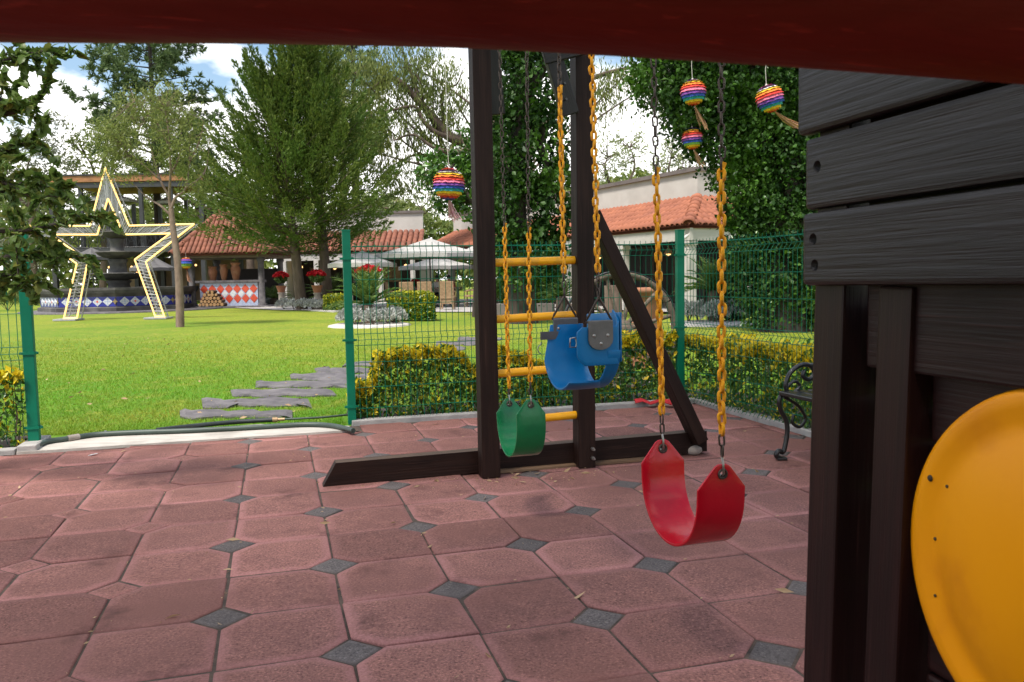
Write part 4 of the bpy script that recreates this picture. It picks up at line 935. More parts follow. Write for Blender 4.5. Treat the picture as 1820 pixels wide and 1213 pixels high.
# ================================================================== BUILDINGS
def quadmesh(mb, a, b, c, d): mb.add([a, b, c, d], [(0, 1, 2, 3)])
def barrel_tile(ln_, w_, m):
    mb = MB(); n = 6; V = []
    for k, (x, s) in enumerate(((0, 1.0), (ln_, 0.84))):
        for j in range(n+1):
            a_ = math.pi*j/n; V.append((w_/2*s*math.cos(a_), x, w_/2*s*0.75*math.sin(a_)))
    for j in range(n+1):
        a_ = math.pi*j/n; V.append((w_*0.42*math.cos(a_), 0.0, w_*0.42*0.7*math.sin(a_)-0.004))
    F = [(j, n+1+j, n+2+j, j+1) for j in range(n)] + [(2*n+2+j, j, j+1, 2*n+3+j) for j in range(n)]
    mb.add(V, F, True); return mb.mesh('roof_tile', m)
class TiledRoof:
    """barrel tiles laid on slopes; the nearest `limit` are parts of their own, the others one field"""
    def __init__(s, root, w_, ln_, m, limit): s.me = barrel_tile(ln_*1.12, w_, m); s.root = root; s.w = w_; s.l = ln_; s.m = m; s.limit = limit; s.T = []
    def slope(s, E0, E1_, R0, R1_):
        E0, E1_, R0, R1_ = map(Vector, (E0, E1_, R0, R1_)); U = (E1_-E0).normalized(); Nn = U.cross((R0+R1_)/2-(E0+E1_)/2).normalized(); Vv = Nn.cross(U)
        poly = [Vector(((p-E0).dot(U), (p-E0).dot(Vv))) for p in (E0, E1_, R1_, R0)]
        def ins(x, y):
            sg = None
            for i in range(4):
                A, B = poly[i], poly[(i+1) % 4]
                if (B-A).length < 1e-4: continue
                c = (B.x-A.x)*(y-A.y)-(B.y-A.y)*(x-A.x)
                if c < -0.06*(B-A).length: return False
            return True
        ul = (E1_-E0).length; hv = max(p.y for p in poly)
        for i in range(int(ul/s.w)+1):
            for j in range(int(hv/s.l)+1):
                x, y = (i+0.5)*s.w, j*s.l
                if ins(x, y+s.l*0.5):
                    p = E0+U*x+Vv*y; M4 = Matrix((U, Vv, Nn)).transposed().to_4x4() @ Matrix.Rotation(0.05+random.gauss(0, 0.015), 4, 'X') @ Matrix.Rotation(random.gauss(0, 0.02), 4, 'Z'); M4.translation = p+Nn*(0.02+random.uniform(0, 0.012)); s.T.append(M4)
        mb = MB(); quadmesh(mb, E0, E1_, R1_, R0); mb.add([E0-Nn*0.08, E1_-Nn*0.08, R1_-Nn*0.08, R0-Nn*0.08], [(3, 2, 1, 0)]); mb.build('roof_deck', s.m, s.root)
    def ridge(s, A, B, w_=0.26):
        A, B = Vector(A), Vector(B); d = B-A; n = max(1, int(d.length/0.4)); U = d.normalized(); X = U.cross(Vector((0, 0, 1))).normalized(); Z = X.cross(U)
        for i in range(n):
            M4 = Matrix((X, U, Z)).transposed().to_4x4() @ Matrix.Diagonal((w_/s.w*1.1, d.length/n/s.l, w_/s.w*1.2, 1)); M4.translation = A+d*(i/n)+Z*0.05; s.T.append(M4)
    def done(s):
        off = Matrix.Translation(-wloc(s.root)); s.T.sort(key=lambda m_: m_.translation.length)
        for M4 in s.T[:s.limit]: o = link('roof_tile', s.me, s.root); o.matrix_local = off @ M4
        rest_ = s.T[s.limit:]
        if rest_:
            k = len(s.me.vertices); co = np.empty(k*3, dtype=np.float32); s.me.vertices.foreach_get('co', co); co = np.c_[co.reshape(-1, 3), np.ones(k)]
            F = np.array([p.vertices[:] for p in s.me.polygons])
            V = np.concatenate([(co @ np.array(M4).T)[:, :3] for M4 in rest_]); FF = np.concatenate([F+i*k for i in range(len(rest_))])
            tag(npmesh('roof_tile_field', V, FF, s.m, smooth=True, parent=s.root), kind='stuff')

# ---- long restaurant wing on the right, its roof corner towards us
dW = Vector((-0.455, 0.89, 0)).normalized(); nW = Vector((dW.y, -dW.x, 0))
EC = pt(1224, 401, 24.0); LW = 21.5; dep = 1.9; EC2 = Vector((EC.x, EC.y, 0))
hs = thing('restaurant_wing', 'long white building with red tiled lean-to roof on the right, behind the fence', 'building', EC2)
ze = EC.z; zr = ze+0.98; zp = zr+0.88
PCn = EC2 + nW*dep + dW*dep; SIDE = 8.0
rf = TiledRoof(hs, 0.235, 0.36, 'roof_tile', 300)
e0, e1 = EC2+dW*LW+UP*ze, EC2+UP*ze
rf.slope(e0, e1, PCn+dW*(LW-dep)+UP*zr, PCn+UP*zr)
rf.slope(e1, EC2+nW*SIDE+UP*ze, PCn+UP*zr, PCn+nW*(SIDE-dep)+UP*zr)
rf.ridge(e1, PCn+UP*zr, 0.34); rf.done()
mb = MB(); th = 0.25
mb.beam(PCn+nW*th/2+dW*0+UP*(zr-0.7+zp)/2, PCn+nW*th/2+dW*(LW-dep)+UP*(zr-0.7+zp)/2, th, zp-zr+0.7); mb.beam(PCn+dW*th/2+nW*th+UP*(zr-0.7+zp)/2, PCn+dW*th/2+nW*(SIDE-dep)+UP*(zr-0.7+zp)/2, th, zp-zr+0.7)
wl_ = mb.build('parapet', 'plaster', hs)
mb = MB(); mb.beam(PCn+nW*(th/2-0.02)-dW*0.06+UP*(zp+0.06), PCn+nW*(th/2-0.02)+dW*(LW-dep)+UP*(zp+0.06), th+0.14, 0.13); mb.beam(PCn+dW*(th/2-0.02)+nW*(th+0.05)+UP*(zp+0.06), PCn+dW*(th/2-0.02)+nW*(SIDE-dep)+UP*(zp+0.06), th+0.14, 0.128); mb.build('coping', 'coping', hs)
fh = 0.36
mb = MB(); mb.beam(EC2+nW*0.14+dW*0.04+UP*(ze-0.06-fh/2), EC2+nW*0.14+dW*LW+UP*(ze-0.06-fh/2), 0.12, fh); mb.build('fascia', 'plaster', hs)
mb = MB(); mb.beam(EC2+dW*0.14+nW*0.205+UP*(ze-0.06-fh/2), EC2+dW*0.14+nW*SIDE+UP*(ze-0.06-fh/2), 0.12, fh); mb.build('fascia', 'plaster', hs)
mb = MB(); mb.add([EC2+nW*0.1+dW*0.1+UP*(ze-0.14), EC2+nW*SIDE+dW*0.1+UP*(ze-0.14), EC2+nW*SIDE+dW*LW+UP*(ze-0.14), EC2+nW*0.1+dW*LW+UP*(ze-0.14)], [(0, 1, 2, 3)]); mb.build('ceiling', 'plaster', hs)
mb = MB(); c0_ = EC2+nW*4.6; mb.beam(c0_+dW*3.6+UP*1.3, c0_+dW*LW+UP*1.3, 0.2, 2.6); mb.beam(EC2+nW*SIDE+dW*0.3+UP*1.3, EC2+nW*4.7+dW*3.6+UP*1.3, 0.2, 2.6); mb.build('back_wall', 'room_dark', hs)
mb = MB(); mb.add([EC2-nW*0.3-dW*0.3+UP*0.03, EC2+nW*SIDE-dW*0.3+UP*0.03, EC2+nW*SIDE+dW*LW+UP*0.03, EC2-nW*0.3+dW*LW+UP*0.03], [(0, 1, 2, 3)]); mb.build('floor', 'terrace_floor', hs)
for t_, s_ in ((0.25, 0.25), (3.6, 0.25), (7.2, 0.25), (10.8, 0.25), (14.4, 0.25), (18.0, 0.25), (0.25, 2.6), (0.25, 5.2)):
    mb = MB(); p = EC2+dW*t_+nW*s_; mb.M = Matrix.Translation(p) @ Matrix.Rotation(math.atan2(nW.y, nW.x), 4, 'Z'); hh = ze-0.06-fh-0.002
    mb.box((0, 0, hh/2), (0.26, 0.26, hh), None, 0.012); mb.box((0, 0, 0.12), (0.34, 0.34, 0.24), None, 0.012); mb.box((0, 0, hh-0.07), (0.33, 0.33, 0.12), None, 0.012); mb.build('column', 'plaster', hs)
for t_ in (4.6, 7.6, 10.6, 13.6):     # dark glazed openings with pale frames in the back wall
    mb = MB(); p = c0_-nW*0.13+dW*t_; mb.beam(p+UP*1.15, p+dW*1.7+UP*1.15, 0.04, 2.1); w_ = mb.build('window', 'steel_dark', hs)
    fr_ = MB()
    for q0, q1 in ((p+UP*0.1, p+UP*2.2), (p+dW*1.7+UP*0.1, p+dW*1.7+UP*2.2), (p+dW*0.85+UP*0.1, p+dW*0.85+UP*2.2), (p+UP*2.2, p+dW*1.7+UP*2.2)): fr_.beam(q0-nW*0.03, q1-nW*0.03, 0.06, 0.06, up=nW)
    fr_.build('frame', 'wood_old', w_)
for t_, s_ in ((3.0, 1.6), (7.0, 1.5), (9.8, 2.5), (12.5, 1.5), (16.5, 2.0), (19.0, 2.0)):   # hanging lamps, lit
    p = EC2+dW*t_+nW*s_; lp = MB(); lp.tube([p+UP*(ze-0.14), p+UP*1.95], 0.012, 5); lp.lathe([(0.03, 0.20), (0.08, 0.14), (0.17, 0.0)], p+UP*1.80, 14); lo = lp.build('hanging_lamp', 'rattan', hs)
    b_ = MB(); ico(b_, p+UP*1.82, 0.085, 2); b_.build('bulb', 'lamp_glow', lo)
cm = MB(); p = pt(1222, 419, 23.86); cm.tube([p+Vector((0.06, 0.05, 0.05)), p], 0.02, 6); cm.tube([p, p+Vector((-0.20, -0.14, -0.13))], 0.045, 10); cm.build('camera', 'plaster', hs)

# ---- far wing facing us, with the tiled porch roof
YF = 45.0; xa, xb = pt(492, 455, YF).x, -4.9
fw = thing('restaurant_wing', 'far white wing with red barrel tile porch roof behind the parasols', 'building', ((xa+xb)/2, YF, 0))
zf = 2.62
rf = TiledRoof(fw, 0.30, 0.42, 'roof_tile_b', 220)
rf.slope((xa, YF, zf), (xb, YF, zf), (xa, YF+2.1, zf+1.15), (xb, YF+2.1, zf+1.15)); rf.done()
mb = MB(); mb.box(((xa+xb)/2, YF+2.25, zf+1.35), (xb-xa, 0.28, 1.75)); mb.build('parapet', 'plaster', fw)
mb = MB(); mb.box(((xa+xb)/2, YF+2.24, zf+2.29), (xb-xa+0.1, 0.44, 0.13)); mb.build('coping', 'coping', fw)
mb = MB(); mb.box(((xa+xb)/2, YF+0.12, zf-0.22), (xb-xa, 0.14, 0.34)); mb.build('fascia', 'plaster', fw)
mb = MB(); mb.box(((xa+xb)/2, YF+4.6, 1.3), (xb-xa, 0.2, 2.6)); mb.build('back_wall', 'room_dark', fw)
mb = MB(); mb.add([(xa, YF+0.2, zf-0.10), (xb, YF+0.2, zf-0.10), (xb, YF+5, zf-0.10), (xa, YF+5, zf-0.10)], [(0, 1, 2, 3)]); mb.build('ceiling', 'plaster', fw)
mb = MB(); mb.box((xa+0.1, YF+2.4, 1.25), (0.2, 4.2, 2.5)); mb.build('side_wall', 'plaster', fw)
for x in np.linspace(xa+0.35, xb-0.4, 5):
    mb = MB(); mb.box((x, YF+0.12, (zf-0.395)/2), (0.24, 0.24, zf-0.395), None, 0.01); mb.box((x, YF+0.12, 0.15), (0.32, 0.32, 0.3), None, 0.01); mb.build('column', 'plaster', fw)
for x0, w_, mm in ((xa+1.2, 1.0, 'room_warm'), (xa+3.2, 1.2, 'plaster'), (xa+5.6, 1.0, 'room_warm'), (xa+7.6, 0.8, 'plaster')):
    mb = MB(); mb.box((x0, YF+4.47, 1.45), (w_, 0.05, 0.9)); w__ = mb.build('window', mm, fw)
    f_ = MB(); 
    for dx in (-w_/2, 0, w_/2): f_.box((x0+dx, YF+4.43, 1.45), (0.06, 0.05, 0.98))
    f_.build('frame', 'wood_old', w__)
for x in np.linspace(xa+0.8, xb-1, 7):
    b_ = MB(); ico(b_, (x, YF+1.8+random.uniform(-.4, .6), 1.95+random.uniform(-.15, .1)), 0.10, 2); b_.build('lamp', 'lamp_glow', fw)

# ---- timber roofed terrace on two floors at the far left
YT = 47.0
tb = thing('terrace_building', 'two storey dark steel terrace with timber roof behind the star and fountain', 'building', (pt(220, 545, YT).x, YT, 0))
x0, x1 = pt(84, 320, YT).x, pt(372, 330, YT+1).x; zt0 = pt(84, 312, YT).z; zt1 = zt0-0.02
mb = MB(); mb.box(((x0+x1)/2, YT+3.5, zt0-0.05), (x1-x0+0.5, 7.6, 0.08)); mb.build('roof', 'steel_dark', tb)
part_beam('fascia', (x0-0.1, YT-0.22, zt0-0.27), (x1+0.1, YT-0.22, zt0-0.27), 0.06, 0.34, 'wood_roofdeck', tb)
mb = MB(); mb.box(((x0+x1)/2, YT-0.10, zt0-0.62), (x1-x0, 0.16, 0.28)); mb.build('edge_beam', 'steel_dark', tb)
for i in range(12): part_beam('ceiling_board', (x0, YT+0.3+i*0.58, zt0-0.36), (x1, YT+0.3+i*0.58, zt0-0.36), 0.5, 0.05, 'wood_roofdeck', tb)
zs = pt(150, 443, YT).z
mb = MB(); mb.box(((x0+x1)/2, YT+3.2, zs-0.12), (x1-x0+1.0, 7.0, 0.26)); mb.build('floor_slab', 'steel_dark', tb)
for k in range(6):
    x = x0+0.15+(x1-x0-0.3)*k/5
    for y_ in (YT, YT+6.5):
        mb = MB(); mb.box((x, y_, zs+(zt0-0.77-zs)/2+0.005), (0.2, 0.2, zt0-0.77-zs-0.012)); mb.build('post', 'steel_dark', tb)
        mb = MB(); mb.box((x, y_, (zs-0.26)/2), (0.24, 0.24, zs-0.262)); mb.build('post', 'steel_dark', tb)
rl = MB(); n = 16
for z in (zs+0.05, zs+1.05): rl.tube([(x0, YT-0.18, z), (x1, YT-0.18, z)], 0.03, 5)
for k in range(n+1): rl.tube([(x0+(x1-x0)*k/n, YT-0.18, zs+0.04), (x0+(x1-x0)*k/n, YT-0.18, zs+1.05)], 0.022, 4)
for k in range(n):
    xa_, xb_ = x0+(x1-x0)*k/n, x0+(x1-x0)*(k+1)/n
    rl.tube([(xa_, YT-0.18, zs+0.06), (xb_, YT-0.18, zs+1.03)], 0.014, 4, False); rl.tube([(xb_, YT-0.18, zs+0.06), (xa_, YT-0.18, zs+1.03)], 0.014, 4, False)
    c_ = ((xa_+xb_)/2, zs+0.55); rl.tube([(c_[0]+0.2*math.cos(a_*math.pi/5), YT-0.18, c_[1]+0.2*math.sin(a_*math.pi/5)) for a_ in range(11)], 0.014, 4, False)
rl.build('railing', 'iron_black', tb)
mb = MB(); mb.box(((x0+x1)/2+1.0, YT+6.9, 1.4), (x1-x0, 0.2, 2.8)); mb.build('back_wall', 'room_warm', tb)
mb = MB(); mb.box(((x0+x1)/2-1.5, YT+7.1, zs+0.8), ((x1-x0)*0.6, 0.2, 1.6)); mb.build('upper_wall', 'room_dark', tb)
for i in range(9):
    b_ = MB(); ico(b_, (x0+1.5+i*0.8+random.uniform(-.2, .2), YT+2+random.uniform(-1, 2), 2.05+random.uniform(-.25, .2)), 0.07, 1); b_.build('lamp', 'lamp_glow', tb)
st_ = MB()     # outside stair with its railing
for k in range(10): st_.box((x0+0.4+k*0.28, YT-1.0, 0.15+k*0.16), (0.3, 1.0, 0.06))
st_.build('stair', 'steel_dark', tb)

# ---- kiosk with the tiled bar
YK = 38.6
kx0, kx1 = pt(346, 540, YK).x, pt(462, 540, YK).x; kc = (kx0+kx1)/2
kk = thing('kiosk', 'small open kiosk with red tiled pyramid roof and patterned tile bar', 'kiosk', (kc, YK+1.6, 0))
zE = pt(330, 453, YK-0.3).z; zA = pt(392, 376, YK+1.6).z; ex0, ex1 = pt(306, 453, YK-0.4).x, pt(486, 450, YK-0.4).x; ey0, ey1 = YK-0.5, YK+3.9; apx = Vector((pt(393, 376, YK+1.6).x, YK+1.7, zA))
rf = TiledRoof(kk, 0.215, 0.36, 'roof_tile_b', 300)
c00, c10, c11, c01 = Vector((ex0, ey0, zE)), Vector((ex1, ey0, zE)), Vector((ex1, ey1, zE)), Vector((ex0, ey1, zE))
for A, B in ((c00, c10), (c10, c11), (c01, c00)): rf.slope(A, B, apx-(B-A).normalized()*0.01, apx+(B-A).normalized()*0.01)
for A in (c00, c10): rf.ridge(A, apx, 0.30)
rf.done()
mb = MB(); mb.box(((ex0+ex1)/2, YK+1.7, zE-0.10), (ex1-ex0-0.5, 3.9, 0.14)); mb.build('roof_frame', 'wood_old', kk)
def round_col(x, y, h, base, m='stone_grey'):
    mb = MB(); mb.lathe([(0.20, base), (0.20, base+0.12), (0.15, base+0.16), (0.14, h-0.2), (0.19, h-0.12), (0.19, h)], (x, y, 0), 14); mb.build('column', m, kk)
round_col(kx0-0.05, YK-0.05, zE-0.175, 0.0); round_col(kx1+0.1, YK+0.05, zE-0.175, 0.0); round_col(kx0-0.05, YK+3.3, zE-0.175, 0.0); round_col(kx1+0.1, YK+3.3, zE-0.175, 0.0)
zc = pt(400, 502, YK).z
mb = MB(); mb.box((kc+0.1, YK+0.25, zc/2-0.01), (kx1-kx0-0.35, 0.5, zc-0.06)); bar = mb.build('bar_front', 'talavera_pale', kk)
mb = MB(); mb.box((kc+0.05, YK+0.25, zc+0.025), (kx1-kx0+0.25, 0.68, 0.12), None, 0.02); mb.build('bar_top', 'stone_grey', kk)
bw = kx1-kx0-0.35; bx0 = kc+0.1-bw/2; nD = 7; dsz = bw/nD
def diamond_plate(name, c, w_, h_, m, root, ang=0.0, t_=0.014):
    mb = MB(); M4 = Matrix.Translation(c) @ Matrix.Rotation(ang, 4, 'Z')
    P_ = [(-w_/2, 0), (0, -h_/2), (w_/2, 0), (0, h_/2)]; V = [M4 @ Vector((x, 0, z)) for x, z in P_] + [M4 @ Vector((x*0.94, -t_, z*0.94)) for x, z in P_]
    mb.add(V, [(7, 6, 5, 4)] + [(i, (i+1) % 4, 4+(i+1) % 4, 4+i) for i in range(4)]); return mb.build(name, m, root)
hb = (zc-0.25)/2
for i in range(nD):
    for j in range(2):
        diamond_plate('wall_tile', Vector((bx0+dsz*(i+0.5), YK-0.001, 0.16+hb*(j+0.5))), dsz*0.98, hb*0.98, 'talavera_red', bar)
for i in range(nD-1): diamond_plate('wall_tile', Vector((bx0+dsz*(i+1), YK-0.001, 0.16+hb)), dsz*0.8, hb*0.8, 'talavera_white', bar)
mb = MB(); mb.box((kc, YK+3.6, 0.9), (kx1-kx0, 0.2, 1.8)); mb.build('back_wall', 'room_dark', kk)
mb = MB(); mb.box((kc-0.2, YK+1.4, 0.0), (kx1-kx0+1.6, 4.4, 0.10), None, 0.01); mb.build('plinth', 'stone_grey', kk)
# jars on the bar
def jar(label, px_, y_top, wpx, rz_=0):
    p = pt(px_, 500, YK+0.25); base = Vector((p.x, YK+0.25, zc+0.085)); h = (pt(px_, y_top, YK+0.25).z - base.z); r_ = wpx/2/FPX*(YK+.25)
    mb = MB(); mb.lathe([(0.52*r_, 0), (0.60*r_, 0.05*h), (0.86*r_, 0.42*h), (0.98*r_, 0.62*h), (0.86*r_, 0.76*h), (0.70*r_, 0.82*h), (0.80*r_, 0.88*h), (0.98*r_, 0.93*h), (1.0*r_, 0.97*h), (0.86*r_, h), (0.7*r_, 0.95*h), (0.6*r_, 0.8*h)], base, 20)
    tag(mb.build('clay_jar', 'terracotta'), label, 'jar', 'clay jars on the kiosk bar')
jar('shortest terracotta jar, left of three on the kiosk bar', 379, 474, 16); jar('middle terracotta jar of three on the kiosk bar', 398.5, 470, 14.5); jar('tallest terracotta jar, right of three on the kiosk bar', 419.5, 467, 17.5)
# firewood
fwp = thing('firewood_pile', 'pile of cut firewood against the patterned kiosk bar', 'firewood', pt(378, 545, YK-0.5))
rows_ = [7, 6, 5, 4, 2]; rl_ = 0.085; fx = pt(378, 540, YK-0.5).x
for j, nn in enumerate(rows_):
    for i in range(nn):
        mb = MB(); r_ = rl_*random.uniform(0.8, 1.05); c = Vector((fx+(i-(nn-1)/2)*0.17, YK-0.45, 0.055+0.085+j*0.145)); d = Vector((random.uniform(-.1, .1), 1, random.uniform(-.05, .05)))*0.42
        mb.tube([c-d*0.5-Vector((0, random.uniform(0, 0.1), 0)), c+d*0.5], r_, 9); mb.cur = 1; mb.lathe([(r_*0.93, 0), (0, 0.002)], c-d*0.5-Vector((0, 0.115, 0)), 9, Matrix.Rotation(math.pi/2, 3, 'X')); mb.build('log', ['log_bark', 'log_end'], fwp)

# ---- fountain
YB = 37.6; fxc = pt(214, 550, YB).x
ft = thing('fountain', 'large tiered dark stone fountain with blue tiled octagonal basin behind the star', 'fountain', (fxc, YB, 0))
rb = 2.95; ca = math.cos(math.pi/8)
mb = MB(); mb.lathe([(rb*1.03/ca, 0), (rb*1.03/ca, 0.17), (rb*0.985/ca, 0.21), (rb*0.985/ca, 0.64), (rb*1.0/ca, 0.68), (rb*1.035/ca, 0.78), (rb*1.05/ca, 0.90), (rb*1.05/ca, 1.0), (rb*0.90/ca, 1.0), (rb*0.88/ca, 0.7), (0.4, 0.7)], (0, 0, 0), 8, None, False, math.pi/8)
mb.M = None
bo_ = link('basin', mb.mesh('basin', 'stone_dark'), ft)
for f_ in (-2, -1, 0, 1, 2):          # blue tile panel and its white diamonds on each face turned to us
    an = -math.pi/2 + f_*math.pi/4; nrm = Vector((math.cos(an), math.sin(an), 0)); tg = Vector((-nrm.y, nrm.x, 0)); half_ = rb*math.tan(math.pi/8)*0.97
    c = Vector((fxc, YB, 0.425))+nrm*(rb*0.985+0.004)
    pb_ = MB(); pb_.beam(c-tg*half_, c+tg*half_, 0.02, 0.40, up=(0, 0, 1)); pn = pb_.build('tile_panel', 'talavera_blue', bo_)
    for i in range(5):
        cc_ = c + tg*((i-2)*0.43) + nrm*0.011
        dm = diamond_plate('wall_tile', cc_, 0.42, 0.39, 'talavera_white', bo_, an+math.pi/2)
        diamond_plate('wall_tile', cc_+nrm*0.0145, 0.12, 0.11, 'talavera_red' if i % 2 else 'talavera_pale', bo_, an+math.pi/2, 0.006)
        for q1, q2 in ((-.1, 0), (.1, 0), (0, -.09), (0, .09)): diamond_plate('wall_tile', cc_+nrm*0.0145+tg*q1+UP*q2, 0.085, 0.075, 'talavera_pale', bo_, an+math.pi/2, 0.005)
    # gold star tile at the corner
    for sg in (1,):
        cs = c + tg*(half_*0.985)*sg + nrm*0.012
        for k in range(4):
            diamond_plate('wall_tile', cs, 0.13 if k % 2 else 0.26, 0.26 if k % 2 else 0.13, 'talavera_gold', bo_, an+math.pi/2, 0.012+0.002*k) if k < 2 else None
wt = MB(); wt.add([(fxc+rb*0.9*math.cos(a_*math.pi/4+math.pi/8), YB+rb*0.9*math.sin(a_*math.pi/4+math.pi/8), 0.88) for a_ in range(8)], [list(range(8))]); wt.build('water', 'steel_dark', ft)
tiers = [(0.95, 1.62, 1.12), (0.0, 2.58, 0.88), (0.0, 3.48, 0.64), (0.0, 4.22, 0.42)]; zprev = 0.7; rc = 0.62
for i, (_, zl, rl2) in enumerate(tiers):
    col_ = MB(); col_.lathe([(rc*1.15, zprev), (rc*1.15, zprev+0.08), (rc*0.8, zprev+0.16), (rc*0.72, (zprev+zl)/2), (rc*0.9, zl-0.32), (rc*0.6, zl-0.28)], (fxc, YB, 0), 20); col_.build('pedestal', 'stone_dark', ft)
    bw_ = MB(); bw_.lathe([(rc*0.5, zl-0.30), (rl2*0.65, zl-0.24), (rl2*0.9, zl-0.13), (rl2*0.97, zl-0.05), (rl2*1.03, zl-0.03), (rl2*1.03, zl+0.03), (rl2*0.93, zl+0.03), (rl2*0.8, zl-0.06), (rc*0.3, zl-0.1)], (fxc, YB, 0), 32); bw_.build('bowl', 'stone_dark', ft)
    zprev = zl-0.1; rc *= 0.78
fn = MB(); fn.lathe([(0.22, 4.12), (0.12, 4.3), (0.1, 4.5), (0.2, 4.62), (0.16, 4.8), (0.05, 4.92), (0.0, 5.0)], (fxc, YB, 0), 16); fn.build('finial', 'stone_dark', ft)
gp = MB(); gp.lathe([(rb*1.45, -0.04), (rb*1.45, 0.02), (0, 0.02)], (fxc+0.3, YB, 0), 40); tag(gp.build('paved_ring', 'stone_grey'), 'grey paved ring around the fountain', None, None, 'structure')
tp = MB(); q0, q1 = pt(800, 545, 36), pt(1010, 545, 33)
tp.add([(-9.2, 33.4, -0.01), (-2.4, 28.6, -0.01), (-0.2, 27.6, -0.01), (3.2, 26, -0.01), (-3.5, 45, -0.01), (-20, 45, -0.01), (-16, 42, -0.01)], [(0, 1, 2, 3, 4, 5, 6)]); tag(tp.build('terrace', 'terrace_floor'), 'pale paved restaurant terrace beyond the lawn', None, None, 'structure')

# ---- star of lights
YS = 27.4
so_ = [(113, 569), (136.5, 469), (40, 401.6), (160, 402), (187, 298.7), (229.6, 401.6), (345.3, 398.6), (259.2, 466), (293, 564)]
si_ = [(136.5, 567.5), (156, 464), (90, 417.5), (173, 417.5), (192, 353), (219.7, 417.4), (302.8, 415.5), (239.5, 462), (277, 565)]
star = thing('light_star', 'giant five pointed star frame outlined with warm rope lights on the lawn', 'star light', gr(205, 567))
O_ = [pt(x, y, YS) for x, y in so_]; I_ = [pt(x, y, YS) for x, y in si_]; BK = Vector((0, 0.30, 0))
O_[0].z = O_[8].z = 0.0; I_[0].z = I_[8].z = 0.0
for k, (pp, nm) in enumerate(((O_, 'outer_light'), (I_, 'inner_light'))):
    mb = MB()
    for i in range(8): mb.tube([pp[i], pp[i+1]], 0.027, 6)
    mb.build(nm, 'led_warm', star)
    mb = MB()
    for i in range(8): mb.tube([pp[i]+BK, pp[i+1]+BK], 0.02, 5)
    mb.build('back_frame', 'wire_white', star)
for i in range(8):
    mb = MB(); A0_, A1_, B0_, B1_ = O_[i], O_[i+1], I_[i], I_[i+1]; n = max(6, int((A1_-A0_).length/0.11)); prev = None
    for j in range(n+1):
        t_ = j/n; a_, b_ = A0_.lerp(A1_, t_), B0_.lerp(B1_, t_)
        mb.tube([a_, b_], 0.011 if j % 5 else 0.022, 3, False)
        if prev: mb.tube([prev, b_ + BK*0.5*random.random()], 0.008, 3, False); mb.tube([a_.lerp(b_, random.random()), a_.lerp(b_, random.random())+(A1_-A0_)/n*random.uniform(-.9, .9)+BK*random.random()], 0.010, 3, False)
        mb.tube([a_, a_+BK], 0.009, 3, False); prev = a_
        mb.tube([a_.lerp(b_, .5)+BK, a_.lerp(b_, random.random())], 0.009, 3, False)
    mb.build('lattice', 'wire_white', star)
for (A_, B_) in ((O_[0], I_[0]), (I_[8], O_[8])):
    mb = MB(); mb.tube([A_+UP*0.05, B_+UP*0.05], 0.03, 6); mb.build('foot_light', 'led_warm', star)
    mb = MB(); c = (A_+B_)/2; mb.box((c.x-0.1, c.y+0.1, 0.0), (0.75, 0.6, 0.06), None, 0.008); mb.build('foot_plate', 'wire_white', star)

# ================================================================== TERRACE FURNITURE
def parasol(label, px_, y_apex, xl, xr, y_edge, Yd, m='canvas', floor=0.0, group='parasols on the terrace'):
    ap = pt(px_, y_apex, Yd); wid = (xr-xl)/FPX*Yd; zE_ = pt(px_, y_edge, Yd).z; base = Vector((pt((xl+xr)/2, y_apex, Yd).x, Yd, floor))
    root = thing('parasol', label, 'parasol', base, group); h = wid/2*0.94
    n = 8; mb = MB(); top = Vector((base.x, Yd, ap.z)); rim = []
    for k in range(n):
        a_ = math.pi/8+2*math.pi*k/n; rim.append(Vector((base.x+h*1.06*math.cos(a_), Yd+h*1.06*math.sin(a_), zE_)))
    V = [top]; 
    for k in range(n):
        p, q = rim[k], rim[(k+1) % n]; m1 = top.lerp(p, 0.5)-UP*0.05*0; V += [top.lerp(p, 0.5)-UP*0.03, p, top.lerp((p+q)/2, 0.52)-UP*0.10, (p+q)/2+UP*0.02]
    F = []
    for k in range(n):
        b = 1+4*k; c = 1+4*((k+1) % n); F += [(0, b, b+2), (0, b+2, c), (b, b+1, b+3, b+2), (b+2, b+3, c+1, c)]
    mb.add(V, F); cp = mb.build('canopy', m, root)
    va = MB(); VV = []
    for k in range(n):
        p, q = rim[k], rim[(k+1) % n]; VV += [p, p-UP*0.16, (p+q)/2+UP*0.02, (p+q)/2-UP*0.14]
    va.add(VV, [(2*i, 2*i+1, (2*i+3) % (4*n), (2*i+2) % (4*n)) for i in range(2*n)]); va.build('valance', m, cp)
    po = MB(); po.tube([base, Vector((base.x, Yd, ap.z+0.06))], 0.03, 8); po.build('pole', 'steel_dark', root)
    for k in range(n):
        rb_ = MB(); rb_.tube([Vector((base.x, Yd, ap.z-0.10)), rim[k]-UP*0.03], 0.012, 4); rb_.build('rib', 'steel_dark', root)
    bs = MB(); bs.box(base+UP*0.04, (0.6, 0.6, 0.08), None, 0.01); bs.build('base', 'steel_dark', root)
parasol('largest white parasol in the middle of the terrace', 751, 424, 664, 862, 453, 34.0)
parasol('white parasol on the left of the terrace, behind the green fence post', 648, 446, 582, 706, 469, 33.0)
parasol('low white parasol behind the largest one on the terrace', 772, 456, 706, 850, 474, 39.0)
parasol('white parasol on the terrace, partly behind the swing post', 845, 432, 800, 900, 455, 36.0)
parasol('white parasol under the timber roof of the upper terrace, left', 190, 340, 148, 240, 356, 48.5, floor=zs+0.012, group='parasols on the upper terrace')
parasol('tilted looking white parasol at the right of the upper terrace', 300, 348, 278, 322, 359, 49.5, floor=zs+0.012, group='parasols on the upper terrace')
